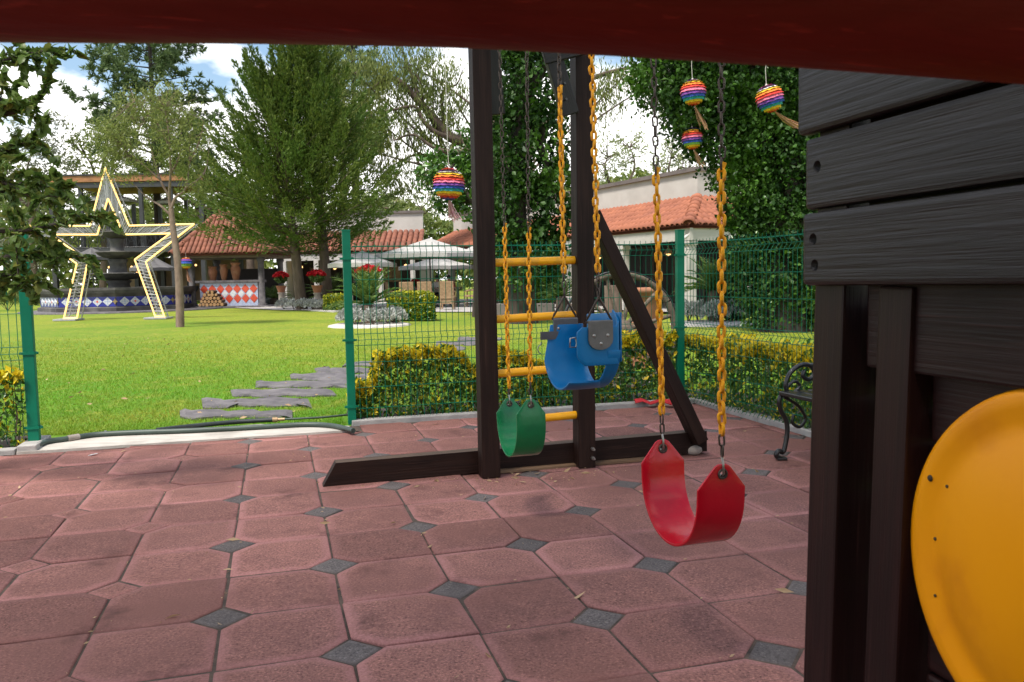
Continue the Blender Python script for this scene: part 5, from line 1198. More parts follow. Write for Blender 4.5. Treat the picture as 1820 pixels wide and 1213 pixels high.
parasol('charcoal parasol below the upper terrace, left of the fountain', 170, 440, 125, 200, 458, 43.0, 'canvas_dark', group='charcoal parasols behind the fountain')
parasol('charcoal parasol below the upper terrace, right of the fountain', 262, 454, 232, 308, 477, 42.5, 'canvas_dark', group='charcoal parasols behind the fountain')

def make_chair(loc, rz, label):
    t_ = thing('rattan_chair', label, 'chair', loc, 'rattan chairs on the terrace', rz); lc = True
    mb = MB(); mb.box((0, 0, 0.43), (0.52, 0.5, 0.08), None, 0.015); mb.build('seat', 'rattan', t_, True)
    mb = MB(); mb.box((0, -0.24, 0.72), (0.54, 0.06, 0.62), Matrix.Rotation(0.10, 3, 'X'), 0.02); mb.build('backrest', 'rattan', t_, True)
    mb = MB(); mb.box((0, -0.20, 0.30), (0.5, 0.04, 0.2), None, 0.01); mb.build('apron', 'rattan', t_, True)
    for sx_ in (-1, 1):
        for sy_ in (-1, 1):
            mb = MB(); mb.box((sx_*0.23, sy_*0.22, 0.2), (0.045, 0.045, 0.4), None, 0.005); mb.build('leg', 'rattan', t_, True)
        mb = MB(); mb.tube([(sx_*0.26, -0.22, 0.66), (sx_*0.27, 0.05, 0.65), (sx_*0.26, 0.22, 0.60), (sx_*0.24, 0.22, 0.42)], 0.025, 6); mb.build('arm', 'rattan', t_, True)
    return t_
def on(px_, py_): p = gr(px_, py_); p.z = 0.0; return p
for px_, py_, rz, lb in ((724, 549, 0.05, 'rattan chair seen from behind, left of three at the terrace table'), (757, 549.5, -0.03, 'rattan chair seen from behind, middle of three at the terrace table'), (796, 550, -0.08, 'rattan chair seen from behind, right of three at the terrace table'),
                         (838, 545.5, 1.4, 'rattan chair sideways near the swing post, beyond the three at the table'), (700, 547, -1.2, 'rattan chair half hidden by the yellow clipped hedge')):
    make_chair(on(px_, py_), rz, lb)
tt = thing('terrace_table', 'wooden dining table with red flowers behind three rattan chairs', 'table', on(765, 546)+Vector((0, 1.0, 0)))
mb = MB(); mb.box((0, 0, 0.74), (2.4, 0.95, 0.06), None, 0.01); mb.build('table_top', 'wood_old', tt, True)
for sx_ in (-1, 1):
    for sy_ in (-1, 1): mb = MB(); mb.box((sx_*1.05, sy_*0.38, 0.355), (0.08, 0.08, 0.71), None, 0.005); mb.build('leg', 'wood_old', tt, True)
# diners, small in the picture, seated on the far side of the table
def seated(label, px_, loc, cloth, turn):
    root = thing('person', label, 'person', loc, None, turn)
    me = bpy.data.meshes.new('body')
    J = {'pel': (0, 0, 0.50), 'wai': (0, -0.02, 0.66), 'che': (0, -0.03, 0.86), 'nec': (0, -0.03, 1.00), 'hd0': (0, -0.045, 1.10), 'hd1': (0, -0.05, 1.20),
         'sl': (-0.18, -0.03, 0.94), 'el': (-0.24, -0.12, 0.72), 'wl': (-0.12, -0.32, 0.74), 'sr': (0.18, -0.03, 0.94), 'er': (0.24, -0.12, 0.72), 'wr': (0.10, -0.33, 0.75),
         'hl': (-0.10, -0.02, 0.49), 'kl': (-0.12, -0.44, 0.50), 'al': (-0.12, -0.44, 0.09), 'tl': (-0.12, -0.58, 0.05), 'hr': (0.10, -0.02, 0.49), 'kr': (0.12, -0.44, 0.50), 'ar': (0.12, -0.44, 0.09), 'tr': (0.12, -0.58, 0.05)}
    rad = dict(pel=.14, wai=.125, che=.14, nec=.055, hd0=.075, hd1=.085, sl=.065, el=.045, wl=.032, sr=.065, er=.045, wr=.032, hl=.09, kl=.065, al=.042, tl=.035, hr=.09, kr=.065, ar=.042, tr=.035)
    ks = list(J); Ed = [('pel', 'wai'), ('wai', 'che'), ('che', 'nec'), ('nec', 'hd0'), ('hd0', 'hd1'), ('che', 'sl'), ('sl', 'el'), ('el', 'wl'), ('che', 'sr'), ('sr', 'er'), ('er', 'wr'), ('pel', 'hl'), ('hl', 'kl'), ('kl', 'al'), ('al', 'tl'), ('pel', 'hr'), ('hr', 'kr'), ('kr', 'ar'), ('ar', 'tr')]
    me.from_pydata([J[k] for k in ks], [(ks.index(a), ks.index(b)) for a, b in Ed], [])
    o = link('body', me, root); md = o.modifiers.new('skin', 'SKIN'); lay = me.skin_vertices[0] if me.skin_vertices else None
    if lay is None:
        bm = bmesh.new(); bm.from_mesh(me); bm.verts.layers.skin.verify(); bm.to_mesh(me); bm.free(); lay = me.skin_vertices[0]
    for i, k in enumerate(ks): lay.data[i].radius = (rad[k], rad[k]*0.85); lay.data[i].use_root = (k == 'pel')
    sb = o.modifiers.new('smooth', 'SUBSURF'); sb.levels = 1; sb.render_levels = 2
    dg = bpy.context.evaluated_depsgraph_get(); nm = bpy.data.meshes.new_from_object(o.evaluated_get(dg)); o.modifiers.clear(); o.data = nm
    nm.materials.clear(); nm.materials.append(MATS['skin']); nm.materials.append(MATS[cloth]); nm.materials.append(MATS['cloth_navy'])
    for p in nm.polygons:
        c = p.center; p.use_smooth = True
        p.material_index = 0 if (c.z > 0.99 or (c.y < -0.17 and c.z > 0.68)) else (2 if c.z < 0.56 else 1)
    hr_ = MB(); ico(hr_, (0, -0.035, 1.205), 0.10, 2, (0.92, 1.0, 0.92)); hr_.build('hair', 'hair_dark', root, True)
    fc = MB()
    for sx_ in (-1, 1): ico(fc, (sx_*0.032, -0.125, 1.165), 0.011, 1)
    fc.build('eyes', 'hair_dark', root, True); ns = MB(); ico(ns, (0, -0.142, 1.135), 0.014, 1, (0.8, 1, 1.2)); ns.build('nose', 'skin', root, True)
    # hands with fingers on the table edge
    for w_ in ((-0.12, -0.32, 0.74), (0.10, -0.33, 0.75)):
        hd = MB(); c = Vector(w_)+Vector((0, -0.05, 0.0)); hd.box(c, (0.075, 0.085, 0.028), None, 0.010)
        for k in range(4): hd.tube([c+Vector((-0.028+k*0.019, -0.035, 0)), c+Vector((-0.030+k*0.020, -0.075-0.006*(k in (1, 2)), -0.002)), c+Vector((-0.030+k*0.020, -0.10-0.01*(k in (1, 2)), -0.014))], [0.009, 0.008, 0.006], 6)
        s_ = 1 if w_[0] < 0 else -1; hd.tube([c+Vector((s_*0.03, 0.02, 0)), c+Vector((s_*0.055, -0.02, -0.004)), c+Vector((s_*0.058, -0.045, -0.008))], [0.011, 0.009, 0.007], 6); hd.build('hand', 'skin', root, True)
    return root
tc_ = tt.location
for i, (dx, lb, cl) in enumerate(((0.12, 'seated diner in white at the terrace table, left of two', 'cloth_white'), (0.62, 'seated diner in red at the terrace table, right of two', 'cloth_red'))):
    seated(lb, 0, (tc_.x+dx, tc_.y+0.92, 0.0), cl, 0.08*(1-2*i))
    make_chair((tc_.x+dx, tc_.y+0.98, 0.0), math.pi, ('rattan chair under the diner in white' if i == 0 else 'rattan chair under the diner in red'))

# ================================================================== GARDEN PLANTS
def cycad(label, base, R_, n=34, up=0.55, seed=1, trunk=0.35):
    rr = random.Random(seed); root = thing('cycad', label, 'cycad', base, 'cycads in the garden beds')
    tk = MB(); tk.lathe([(0.17, -0.05), (0.19, trunk*0.4), (0.16, trunk*0.9), (0.05, trunk)], base, 12); tk.build('trunk', 'bark', root)
    C_, D_, S2 = [], [], []; stem = MB()
    for k in range(n):
        az = k*2.399+rr.uniform(-.2, .2); el = rr.uniform(0.15, 1.25)*up*2; ln2 = R_*rr.uniform(0.85, 1.08); pts_ = []
        for j in range(13):
            s = j/12*ln2; bend = el - 0.9*(j/12)**1.8
            if j == 0: p = Vector(base)+UP*trunk*0.95
            else: p = pts_[-1] + Vector((math.cos(az)*math.cos(bend), math.sin(az)*math.cos(bend), math.sin(bend)))*(ln2/12)
            pts_.append(p)
        stem.tube(pts_, [0.012*(1-j/14) for j in range(13)], 4, False)
        for j in range(1, 13):
            d = (pts_[j]-pts_[j-1]).normalized(); sd_ = d.cross(UP).normalized(); w_ = 0.17*R_*math.sin(math.pi*(0.12+0.85*j/12))**0.7
            for sg in (-1, 1):
                for m2 in (0.0, 0.5):
                    q = pts_[j-1].lerp(pts_[j], m2); dd = (sd_*sg + d*0.7 + UP*0.25).normalized(); C_.append(q+dd*w_*0.5); D_.append(dd); S2.append(w_)
    stem.build('frond_stems', 'cycad_leaf', root)
    tag(leafcloud('fronds', np.array(C_), np.array(S2), 'cycad_leaf', root, np.array(D_), 0.97, 0.16, svar=0.1, cup=0.02), kind='stuff')
def tuft(name, label, cat, base, rx, ry, h, n, sz, mats, group, aspect=0.4, seed=0, dome=True, weights=None):
    rr = np.random.default_rng(seed); a_ = rr.uniform(0, 2*np.pi, n); r_ = np.sqrt(rr.uniform(0, 1, n)); k = rr.uniform(0.25, 1, n)**0.5
    zz = h*(np.sqrt(np.clip(1-r_**2*0.85, 0, 1)) if dome else np.ones(n))*k
    C_ = np.stack([base[0]+rx*r_*np.cos(a_), base[1]+ry*r_*np.sin(a_), base[2]+zz], 1)
    d_ = np.stack([np.cos(a_)*r_, np.sin(a_)*r_, np.full(n, 0.9)], 1)
    root = thing(name, label, cat, base, group)
    leafcloud('foliage', C_, sz, mats, root, unit(d_), 0.6, aspect, weights=weights)
    st2 = MB()
    for i in range(7): q = random.uniform(0, 6.28); st2.tube([Vector(base)-UP*0.05, Vector(base)+Vector((math.cos(q)*rx*0.5, math.sin(q)*ry*0.5, h*0.6))], 0.012, 4, False)
    tag(st2.build('stems', 'bark', root), kind='stuff')
    return root
def gravel_ring(label, px_, py_, rpx, name='gravel_bed'):
    p = on(px_, py_); r_ = rpx/FPX*p.y; mb = MB(); V = []
    for rr_, z in ((r_*1.02, -0.045), (r_*1.0, 0.0), (r_*0.85, 0.03)):
        for j in range(40): a_ = 2*math.pi*j/40; w_ = 1+0.02*math.sin(j*2.1); V.append((p.x+rr_*w_*math.cos(a_), p.y+rr_*w_*math.sin(a_), z+random.uniform(-.006, .006)))
    mb.add(V, [(i*40+j, i*40+(j+1) % 40, (i+1)*40+(j+1) % 40, (i+1)*40+j) for i in range(2) for j in range(40)]+[[80+j for j in range(40)]])
    tag(mb.build(name, 'gravel_white'), label, None, None, 'structure'); return p
p = gravel_ring('round white gravel bed around the cycad behind the fence post', 657, 577, 71)
cycad('large cycad on the white gravel bed behind the fence post', p+Vector((-0.05, 0.15, 0.02)), 1.22, 42, 0.62, 1, 0.5)
for i in range(9):
    a_ = i/9*6.28; tuft('silver_plant', 'silver leaved plant at the '+['right end', 'rear right', 'rear', 'rear left', 'far left', 'left end', 'front left', 'front', 'front right'][i]+' of the large cycad gravel bed', 'plant', (p.x+0.62*math.cos(a_)+0.05, p.y+0.62*math.sin(a_)+0.1, 0.02), 0.30, 0.30, 0.42, 420, 0.10, 'silver_leaf', 'silver plants around the large cycad', 0.35, i)
cycad('cycad beyond the lawn, left of the green fence post', on(566, 551)+Vector((0, 2.2, 0)), 1.35, 34, 0.55, 2, 0.45)
cycad('cycad in front of the kiosk bar', on(470, 545)+Vector((0, 1.5, 0)), 1.15, 30, 0.42, 3, 0.35)
p4 = gravel_ring('white gravel bed at the right, behind the corner fence post', 1268, 574, 74)
cycad('cycad on the right, behind the corner fence post', p4+Vector((0.15, 0.5, 0.0)), 1.15, 34, 0.5, 4, 0.75)
cycad('cycad behind the timber ladder, beside the wagon wheel', on(1003, 562)+Vector((0, 1.0, 0)), 0.95, 28, 0.5, 5, 0.55)
for i, (dx, dy) in enumerate(((-0.55, 0), (0, -0.3), (0.55, 0.1), (-0.2, 0.4))): tuft('silver_plant', ['leftmost silver plant under the cycad on the right', 'front silver plant under the cycad on the right', 'rightmost silver plant under the cycad on the right', 'rear silver plant under the cycad on the right'][i], 'plant', (p4.x+dx, p4.y+dy+0.2, 0.02), 0.34, 0.3, 0.5, 420, 0.10, 'silver_leaf', 'silver plants on the right bed', 0.35, 20+i)
for i, (px_, py_, s) in enumerate(((445, 541, .8), (462, 541.5, .8), (480, 542, .75), (505, 549, 1.0), (522, 550, 1.0), (540, 550.5, 1.05), (557, 551, 1.0), (573, 551, 0.95))):
    q = on(px_, py_); tuft('silver_plant', ['first', 'second', 'third', 'fourth', 'fifth', 'sixth', 'seventh', 'eighth'][i]+' silver leaved plant from the kiosk, in the far row', 'plant', q, 0.38*s, 0.34*s, 0.44*s, 420, 0.11, 'silver_leaf', 'silver plants in the far row', 0.35, 40+i)
gq = MB(); a_, b_ = on(470, 546), on(600, 553.5); gq.beam(a_-UP*0.02, b_-UP*0.02, 0.3, 0.06); tag(gq.build('gravel_edging', 'gravel_white'), 'white pebble edging before the silver plants', None, None, 'structure')
# clipped lime hedges
def limehedge(label, px0, px1, py_, h, seed):
    A_, B_ = on(px0, py_), on(px1, py_); w_ = 0.7; n = 7000; rr = np.random.default_rng(seed)
    u, v, k = rr.uniform(0, 1, n), rr.uniform(0, 1, n), rr.uniform(0, 1, n); face = rr.uniform(0, 1, n)
    u = np.where(face < 0.1, 0.0, np.where(face < 0.2, 1.0, u)); v = np.where((face > 0.2) & (face < 0.55), 0, v); k = np.where(face > 0.55, 1.0, k)
    C_ = np.stack([A_.x+(B_.x-A_.x)*u, A_.y+(B_.y-A_.y)*u + w_*v, h*k], 1) + rr.normal(0, 0.03, (n, 3))
    C_[:, 2] = np.maximum(C_[:, 2], 0.01); edge = (np.abs(u-.5)*2)**6; C_[:, 2] -= h*0.12*edge*k
    root = thing('clipped_hedge', label, 'hedge', (A_+B_)/2, 'clipped lime hedges by the terrace')
    mi = np.where(rr.uniform(0, 1, n) < 0.12+0.62*k, 1, 0)
    leafcloud('foliage', C_, 0.075, ['hedge_leaf', 'hedge_lime'], root, None, aspect=0.6, mi=mi)
    cr_ = MB(); cr_.beam((A_+Vector((0.1, w_/2, h*0.42))), (B_+Vector((-0.1, w_/2, h*0.42))), w_*0.75, h*0.8); cr_.build('twigs', 'bark_dark', root)
limehedge('clipped yellow green hedge between the large cycad and the rattan chairs', 692, 768, 569, 0.72, 1)
limehedge('clipped yellow green hedge left of the green fence post, behind silver plants', 577, 616, 552, 0.55, 2)
# poinsettias on pedestals
def poinsettia(label, px_, y0, y1, wpx, Yd, mpot='terracotta'):
    c = pt(px_, (y0+y1)/2, Yd); rx = wpx/2/FPX*Yd; h = (y1-y0)/FPX*Yd; base = Vector((c.x, Yd, 0))
    root = thing('potted_poinsettia', label, 'potted plant', base, 'red poinsettias on the terrace')
    zb_ = c.z-h*1.6
    mb = MB(); mb.lathe([(0.24, 0), (0.24, 0.1), (0.14, 0.2), (0.13, zb_-0.35), (0.18, zb_-0.3), (0.18, zb_-0.27)], base, 14); mb.build('pedestal', 'stone_pale', root)
    mb = MB(); mb.lathe([(0.14, zb_-0.268), (0.22, zb_), (0.24, zb_+0.02), (0.2, zb_+0.02), (0.15, zb_-0.05)], base, 16); mb.build('pot', mpot, root)
    n = 260; rr = np.random.default_rng(int(px_)); a_ = rr.uniform(0, 6.28, n); r_ = np.sqrt(rr.uniform(0, 1, n))
    C_ = np.stack([base.x+rx*r_*np.cos(a_), Yd+rx*0.7*r_*np.sin(a_), c.z+h*0.5*(1-r_**2*1.3)], 1); leafcloud('bracts', C_, 0.16, 'poinsettia', root, None, aspect=0.5)
    C_ = np.stack([base.x+rx*0.8*r_*np.cos(a_), Yd+rx*0.6*r_*np.sin(a_), c.z-h*(0.1+1.3*rr.uniform(0, 1, n)*(1-r_*0.5))], 1); leafcloud('leaves', C_, 0.16, 'bush_leaf', root, None, aspect=0.5)
poinsettia('red poinsettia in a pot just right of the green fence post', 655, 473, 488, 46, 27.0)
poinsettia('red poinsettia on a pedestal beside the juniper trunk', 563, 481, 494, 33, 33.0)
poinsettia('red poinsettia on a pedestal right of the kiosk', 499, 484, 496, 27, 37.0)
poinsettia('small red poinsettia on the dining table', 738, 498, 504, 13, 35.4)
# bushes
tuft('bush', 'rounded grey green bush left of the fountain', 'bush', on(78, 549), 0.75, 0.7, 0.95, 2200, 0.10, 'bush_leaf', None, 0.2, 61)
tuft('bush', 'low grey green grassy bush at the left edge behind the fence', 'bush', on(14, 551), 1.2, 0.8, 0.85, 2600, 0.10, 'bush_leaf', None, 0.15, 62)
for i, (px_, py_, lb) in enumerate(((890, 556, 'dark leafy shrub behind the ladder rungs, left'), (925, 557, 'dark leafy shrub behind the ladder rungs, middle'), (955, 557, 'dark leafy shrub behind the ladder rungs, right'))):
    tuft('shrub', lb, 'shrub', on(px_, py_)+Vector((0, 1.2, 0.0)), 0.62, 0.5, 1.15+0.1*i, 1800, 0.12, ['bush_leaf', 'hedge_leaf'], 'shrubs behind the ladder', 0.5, 70+i, weights=[0.6, 0.4])
tuft('bush', 'dark green bush at the foot of the fountain basin', 'bush', (fxc-0.9, YB-2.2, 0.72), 0.55, 0.4, 0.5, 700, 0.10, 'bush_leaf', None, 0.3, 90)
mb = MB(); q0, q1 = on(868, 561), on(985, 560); mb.beam(q0+UP*0.17, q1+UP*0.17, 0.25, 0.34, bev=0.01); tag(mb.build('garden_wall', 'coping'), 'low dark red brick wall behind the ladder', 'wall')
# topiary on the upper terrace
tpz = zs+0.012; tq = pt(99, 400, YT+1.0); root = thing('topiary', 'ball shaped topiary on the upper terrace at the left', 'topiary', (tq.x, YT+1.0, tpz))
mb = MB(); mb.tube([(tq.x, YT+1.0, tpz+0.3), (tq.x, YT+1.0, pt(99, 372, YT+1).z)], 0.05, 6); mb.build('trunk', 'bark', root)
mb = MB(); mb.lathe([(0.25, tpz), (0.34, tpz+0.45), (0.3, tpz+0.45)], (tq.x, YT+1.0, 0), 12); mb.build('pot', 'terracotta', root)
n = 1600; v_ = unit(RNG.normal(size=(n, 3)))*RNG.uniform(0.75, 1.0, (n, 1))*0.47; v_ += np.array(pt(99, 365, YT+1.0)); leafcloud('crown', v_, 0.11, 'hedge_leaf', root)

# ---- wagon wheel, weathered post and pot behind the fence
YWh = 8.25; wc = pt(1103, 588, YWh); rw = 0.60; wc.z = rw+0.01-0.04
wh = thing('wagon_wheel', 'weathered wooden wagon wheel standing on the lawn behind the fence', 'wheel', (wc.x, wc.y, 0))
Mw = Matrix.Rotation(0.18, 3, 'Z') @ Matrix.Rotation(math.pi/2, 3, 'X')
for k in range(12):                      # felloes
    mb = MB(); pts_ = [wc + Mw @ Vector((rw*0.945*math.cos(a_), rw*0.945*math.sin(a_), 0)) for a_ in np.linspace(k*math.pi/6+0.012, (k+1)*math.pi/6-0.012, 5)]
    mb.tube(pts_, 0.036, 8); mb.build('felloe', 'wood_old', wh)
    a_ = k*math.pi/6+0.26; sp_ = MB(); sp_.tube([wc + Mw @ Vector((0.10*math.cos(a_), 0.10*math.sin(a_), 0)), wc + Mw @ Vector((rw*0.55*math.cos(a_), rw*0.55*math.sin(a_), 0)), wc + Mw @ Vector((rw*0.93*math.cos(a_), rw*0.93*math.sin(a_), 0))], [0.026, 0.020, 0.022], 7); sp_.build('spoke', 'wood_old', wh)
mb = MB(); mb.lathe([(0.03, -0.14), (0.06, -0.14), (0.075, -0.09), (0.12, -0.05), (0.12, 0.05), (0.075, 0.09), (0.06, 0.14), (0.03, 0.14)], wc, 18, Mw); mb.build('hub', 'wood_old', wh)
mb = MB(); V = []; n = 48
for (r_, z_) in ((rw-0.008, -0.03), (rw+0.004, -0.03), (rw+0.004, 0.03), (rw-0.008, 0.03), (rw-0.008, -0.03)):
    for j in range(n): V.append(wc + Mw @ Vector((r_*math.cos(2*math.pi*j/n), r_*math.sin(2*math.pi*j/n), z_)))
mb.add(V, [(i*n+j, i*n+(j+1) % n, (i+1)*n+(j+1) % n, (i+1)*n+j) for i in range(4) for j in range(n)], True); mb.build('iron_tyre', 'iron_black', wh)
mb = MB(); q = pt(1093, 560, 8.7); mb.tube([(q.x, 8.7, -0.05), (q.x-0.01, 8.7, 0.5), (q.x-0.02, 8.7, 1.02)], [0.10, 0.092, 0.09], 14); tag(mb.build('wooden_post', 'bark_pale'), 'pale weathered log post behind the wagon wheel', 'post')
q = pt(1146, 572, 10.5); mb = MB(); mb.lathe([(0.13, 0.0), (0.17, 0.2), (0.20, 0.36), (0.22, 0.37), (0.22, 0.43), (0.19, 0.43), (0.17, 0.3)], (q.x, 10.5, q.z), 20); mb.lathe([(0.2, -0.04), (0.2, q.z-0.004)], (q.x, 10.5, 0), 14); tag(mb.build('plant_pot', 'terracotta'), 'terracotta pot seen through the wagon wheel', 'pot')
# ================================================================== TREES
def clumps(blobs, k_per, n_per, sig, rr, shell=(0.55, 1.0), droop=0.0):
    """leaf points in many small clumps spread through ellipsoids (c, rx, ry, rz)"""
    out_, cen = [], []
    for (c, rx, ry, rz) in blobs:
        c = np.array(c); area = (rx*rz+ry*rz+rx*ry)/3; K = max(4, int(k_per*area))
        d = unit(rr.normal(size=(K, 3)))*(rr.uniform(shell[0]**3, shell[1]**3, (K, 1))**(1/3))
        cc_ = c + d*np.array([rx, ry, rz]); cen.append(cc_)
        n = n_per; P_ = np.repeat(cc_, n, 0); s = np.repeat(rr.uniform(0.6, 1.4, (K, 1)), n, 0)*sig
        off = rr.normal(size=P_.shape)*s*np.array([1, 1, 0.75]); 
        if droop: off[:, 2] -= np.abs(rr.normal(size=len(off)))*droop
        out_.append(P_+off)
    return np.concatenate(out_), np.concatenate(cen)
def spline(P_, n=5):
    P_ = [Vector(p) for p in P_]; Q_ = []
    for i in range(len(P_)-1):
        p0, p1, p2, p3 = [P_[max(0, min(len(P_)-1, i+k))] for k in (-1, 0, 1, 2)]
        for k in range(n):
            t_ = k/n; Q_.append(0.5*((2*p1)+(p2-p0)*t_+(2*p0-5*p1+4*p2-p3)*t_**2+(3*p1-p0-3*p2+p3)*t_**3))
    Q_.append(P_[-1]); return Q_
def limb(mb, P_, r0, r1, n=7): Q_ = spline(P_); mb.tube(Q_, [r0+(r1-r0)*i/(len(Q_)-1) for i in range(len(Q_))], n, False)
def twigs_to(mb, start_pts, targets, rr, r=0.02, maxn=120, wob=0.15):
    S2 = np.array([list(p) for p in start_pts]); idx = rr.permutation(len(targets))[:maxn]
    for i in idx:
        t_ = np.array(targets[i]); j = np.argmin(((S2-t_)**2).sum(1) + rr.uniform(0, 0.5)); a_, b_ = Vector(S2[j]), Vector(t_); m_ = a_.lerp(b_, 0.5)+Vector(rr.normal(size=3))*wob*(b_-a_).length*0.5
        limb(mb, [a_, m_, b_], r, r*0.25, 4)
def broadleaf(name, label, base, top, blobs, leaf, sz, k_per, n_per, sig, r0=0.2, bark='bark', seed=1, group=None, limbs=None, droop=0, dirs=None, dw=0.0, aspect=0.45, ntw=60, shell=(0.5, 1.0), weights=None, twr=0.025):
    rr = np.random.default_rng(seed); root = thing(name, label, 'tree', base, group)
    tk = MB(); base, top = Vector(base), Vector(top); mid = base.lerp(top, 0.5)+Vector((rr.normal()*0.2, rr.normal()*0.2, 0)); limb(tk, [base-UP*0.08, base.lerp(mid, .4), mid, top], r0, r0*0.55, 10)
    starts = spline([base.lerp(mid, .6), mid, top], 6)
    for bl in blobs:
        e = Vector(bl[0]); s = top.lerp(mid, rr.uniform(0, 0.5)); m1 = s.lerp(e, 0.5)+Vector(rr.normal(size=3))*0.12*(e-s).length; P_ = [s, m1, e]; limb(tk, P_, r0*0.45, r0*0.10, 6); starts += spline(P_, 6)
    for lb in (limbs or []): limb(tk, lb[0], lb[1], lb[2], 8); starts += spline(lb[0], 6)
    P_, cen = clumps(blobs, k_per, n_per, sig, rr, shell, droop)
    twigs_to(tk, starts, cen, rr, twr, ntw)
    tk.build('trunk', bark, root)
    d = None
    if dirs is not None: d = np.tile(np.array(dirs, float), (len(P_), 1)) + rr.normal(0, 0.25, (len(P_), 3)); d = unit(d)
    keep_ = P_[:, 2] > 0.02
    tag(leafcloud('crown', P_[keep_], sz, leaf, root, None if d is None else d[keep_], dw, aspect, weights=weights), kind='stuff')
    return root
def B(px_, py_, Yd, rpx, rpy, ry=None):
    c = pt(px_, py_, Yd); rx, rz = rpx/FPX*Yd, rpy/FPX*Yd; return (tuple(c), rx, ry or max(rx, rz)*0.8, rz)

# ---- junipers: two trunks, upswept feathery plumes
def juniper(label, base, H, Rw, nplume, seed, lean=0.0, leaf='juniper', zlow=2.5, sz=0.16, dens=1.0, plumelen=(1.6, 3.4), name='juniper_tree'):
    rr = np.random.default_rng(seed); root = thing(name, label, 'tree', base, 'junipers on the lawn edge'); base = Vector(base)
    tk = MB(); axis = [base-UP*0.08, base+Vector((lean*0.3, 0, H*0.35)), base+Vector((lean*0.7, 0, H*0.7)), base+Vector((lean, 0, H*0.97))]; limb(tk, axis, 0.24, 0.03, 10); ax_ = spline(axis, 10)
    C_, D_ = [], []
    for k in range(nplume):
        f = rr.uniform(0, 1)**0.85; z = zlow+(H*0.93-zlow)*f; i = min(len(ax_)-1, int(z/H*(len(ax_)-1))); a0 = ax_[i]
        az = rr.uniform(0, 2*np.pi); prof = (1-f)**0.62*(0.7+0.3*min(1, f/0.15)); reach = Rw*prof*rr.uniform(0.35, 1.2); ln2 = rr.uniform(*plumelen)*(0.55+0.45*(1-f))
        up_ = rr.uniform(-0.12, 0.45)+1.15*f; hd = Vector((math.cos(az), math.sin(az), 0)); st0 = a0 + hd*max(0.05, reach-ln2*0.7)+UP*0.0
        dv = (hd+UP*up_).normalized(); P_ = [st0]; 
        for j in range(6): dv = (dv + UP*0.07).normalized(); P_.append(P_[-1]+dv*ln2/6)
        if rr.uniform() < 0.6: limb(tk, [a0-UP*0.3, a0.lerp(st0, 0.6)-UP*0.15, st0, P_[3]], 0.05, 0.01, 4)
        Pn = np.array([list(p) for p in P_]); m = int(150*ln2/2.5*dens); t_ = rr.uniform(0, 1, m)**0.8; q = t_*5.999; i0 = q.astype(int); fr_ = (q-i0)[:, None]
        c = Pn[i0]*(1-fr_)+Pn[i0+1]*fr_; dd = unit(Pn[i0+1]-Pn[i0]); rad_ = (0.36*(1-t_)**0.8+0.035)[:, None]*(0.55+0.45*ln2/3); off = rr.normal(size=(m, 3)); off -= dd*(off*dd).sum(1, keepdims=True)
        C_.append(c+off*rad_*0.55); D_.append(unit(dd+unit(off)*0.55))
    tk.build('trunk', 'bark', root)
    C_, D_ = np.concatenate(C_), np.concatenate(D_)
    tag(leafcloud('crown', C_, sz, leaf, root, D_, 0.8, 0.30, svar=0.4), kind='stuff'); return root
b1, b2 = on(536, 543), on(580, 543); b1.y = 33.5; b1.x = pt(535, 500, 33.5).x; b2.y = 34.2; b2.x = pt(582, 500, 34.2).x
juniper('broad dark juniper left of the green fence post, left trunk of two', b1, 9.2, 4.5, 230, 5, lean=-0.9, dens=1.35, plumelen=(2.0, 4.4))
juniper('tall juniper with pointed tips, right trunk of two behind the fence post', b2, 11.0, 4.2, 230, 8, lean=-0.6, dens=1.35, plumelen=(2.0, 4.2))
# leaning leaders at the left side of the broad juniper
# ---- tall pines
def pine(label, base, H, zc0, R0, seed, nb=46, sz=0.34, lean=0.0, sparse=1.0):
    rr = np.random.default_rng(seed); root = thing('pine_tree', label, 'tree', base, 'pines behind the buildings'); base = Vector(base); tk = MB(); limb(tk, [base-UP*0.08, base+Vector((lean*.5, 0, H*.5)), base+Vector((lean, 0, H))], 0.34, 0.05, 9)
    C_, D_ = [], []
    for k in range(nb):
        f = k/nb; z = zc0+(H-zc0)*f; az = k*2.399+rr.uniform(-.4, .4); ln2 = R0*(1-f)**0.65*rr.uniform(0.6, 1.15)+0.4; s = base+Vector((lean*z/H, 0, z)); P_ = [s]; dv = Vector((math.cos(az), math.sin(az), rr.uniform(-.05, .25)))
        for j in range(5): dv = (dv+UP*0.07).normalized(); P_.append(P_[-1]+dv*ln2/5)
        limb(tk, P_, 0.07*(1-f)+0.02, 0.012, 5)
        for j in range(int(9*ln2*sparse)):
            t_ = rr.uniform(0.35, 1.0); q = P_[min(4, int(t_*5))].lerp(P_[min(5, int(t_*5)+1)], (t_*5) % 1)+Vector(rr.normal(size=3))*0.28; m = 22; d = unit(rr.normal(size=(m, 3))+np.array([0, 0, 0.5])+np.array(dv)*0.6)
            C_.append(np.array(q)+d*sz*0.45); D_.append(d)
    tk.build('trunk', 'bark_dark', root); tag(leafcloud('needles', np.concatenate(C_), sz, 'pine_needle', root, np.concatenate(D_), 0.95, 0.20, cup=0.03), kind='stuff')
q = pt(277, 300, 54); pine('tall pine rising behind the terrace building, at the left', (q.x, 54, 0), 19.6, 8.0, 5.6, 3, 56, 0.38, 0.0, 0.8)
q = pt(629, 300, 50); pine('slender pine with a bare trunk above the right juniper', (q.x, 50, 0), 17.5, 8.5, 2.6, 4, 34, 0.34, 0.2, 0.8)

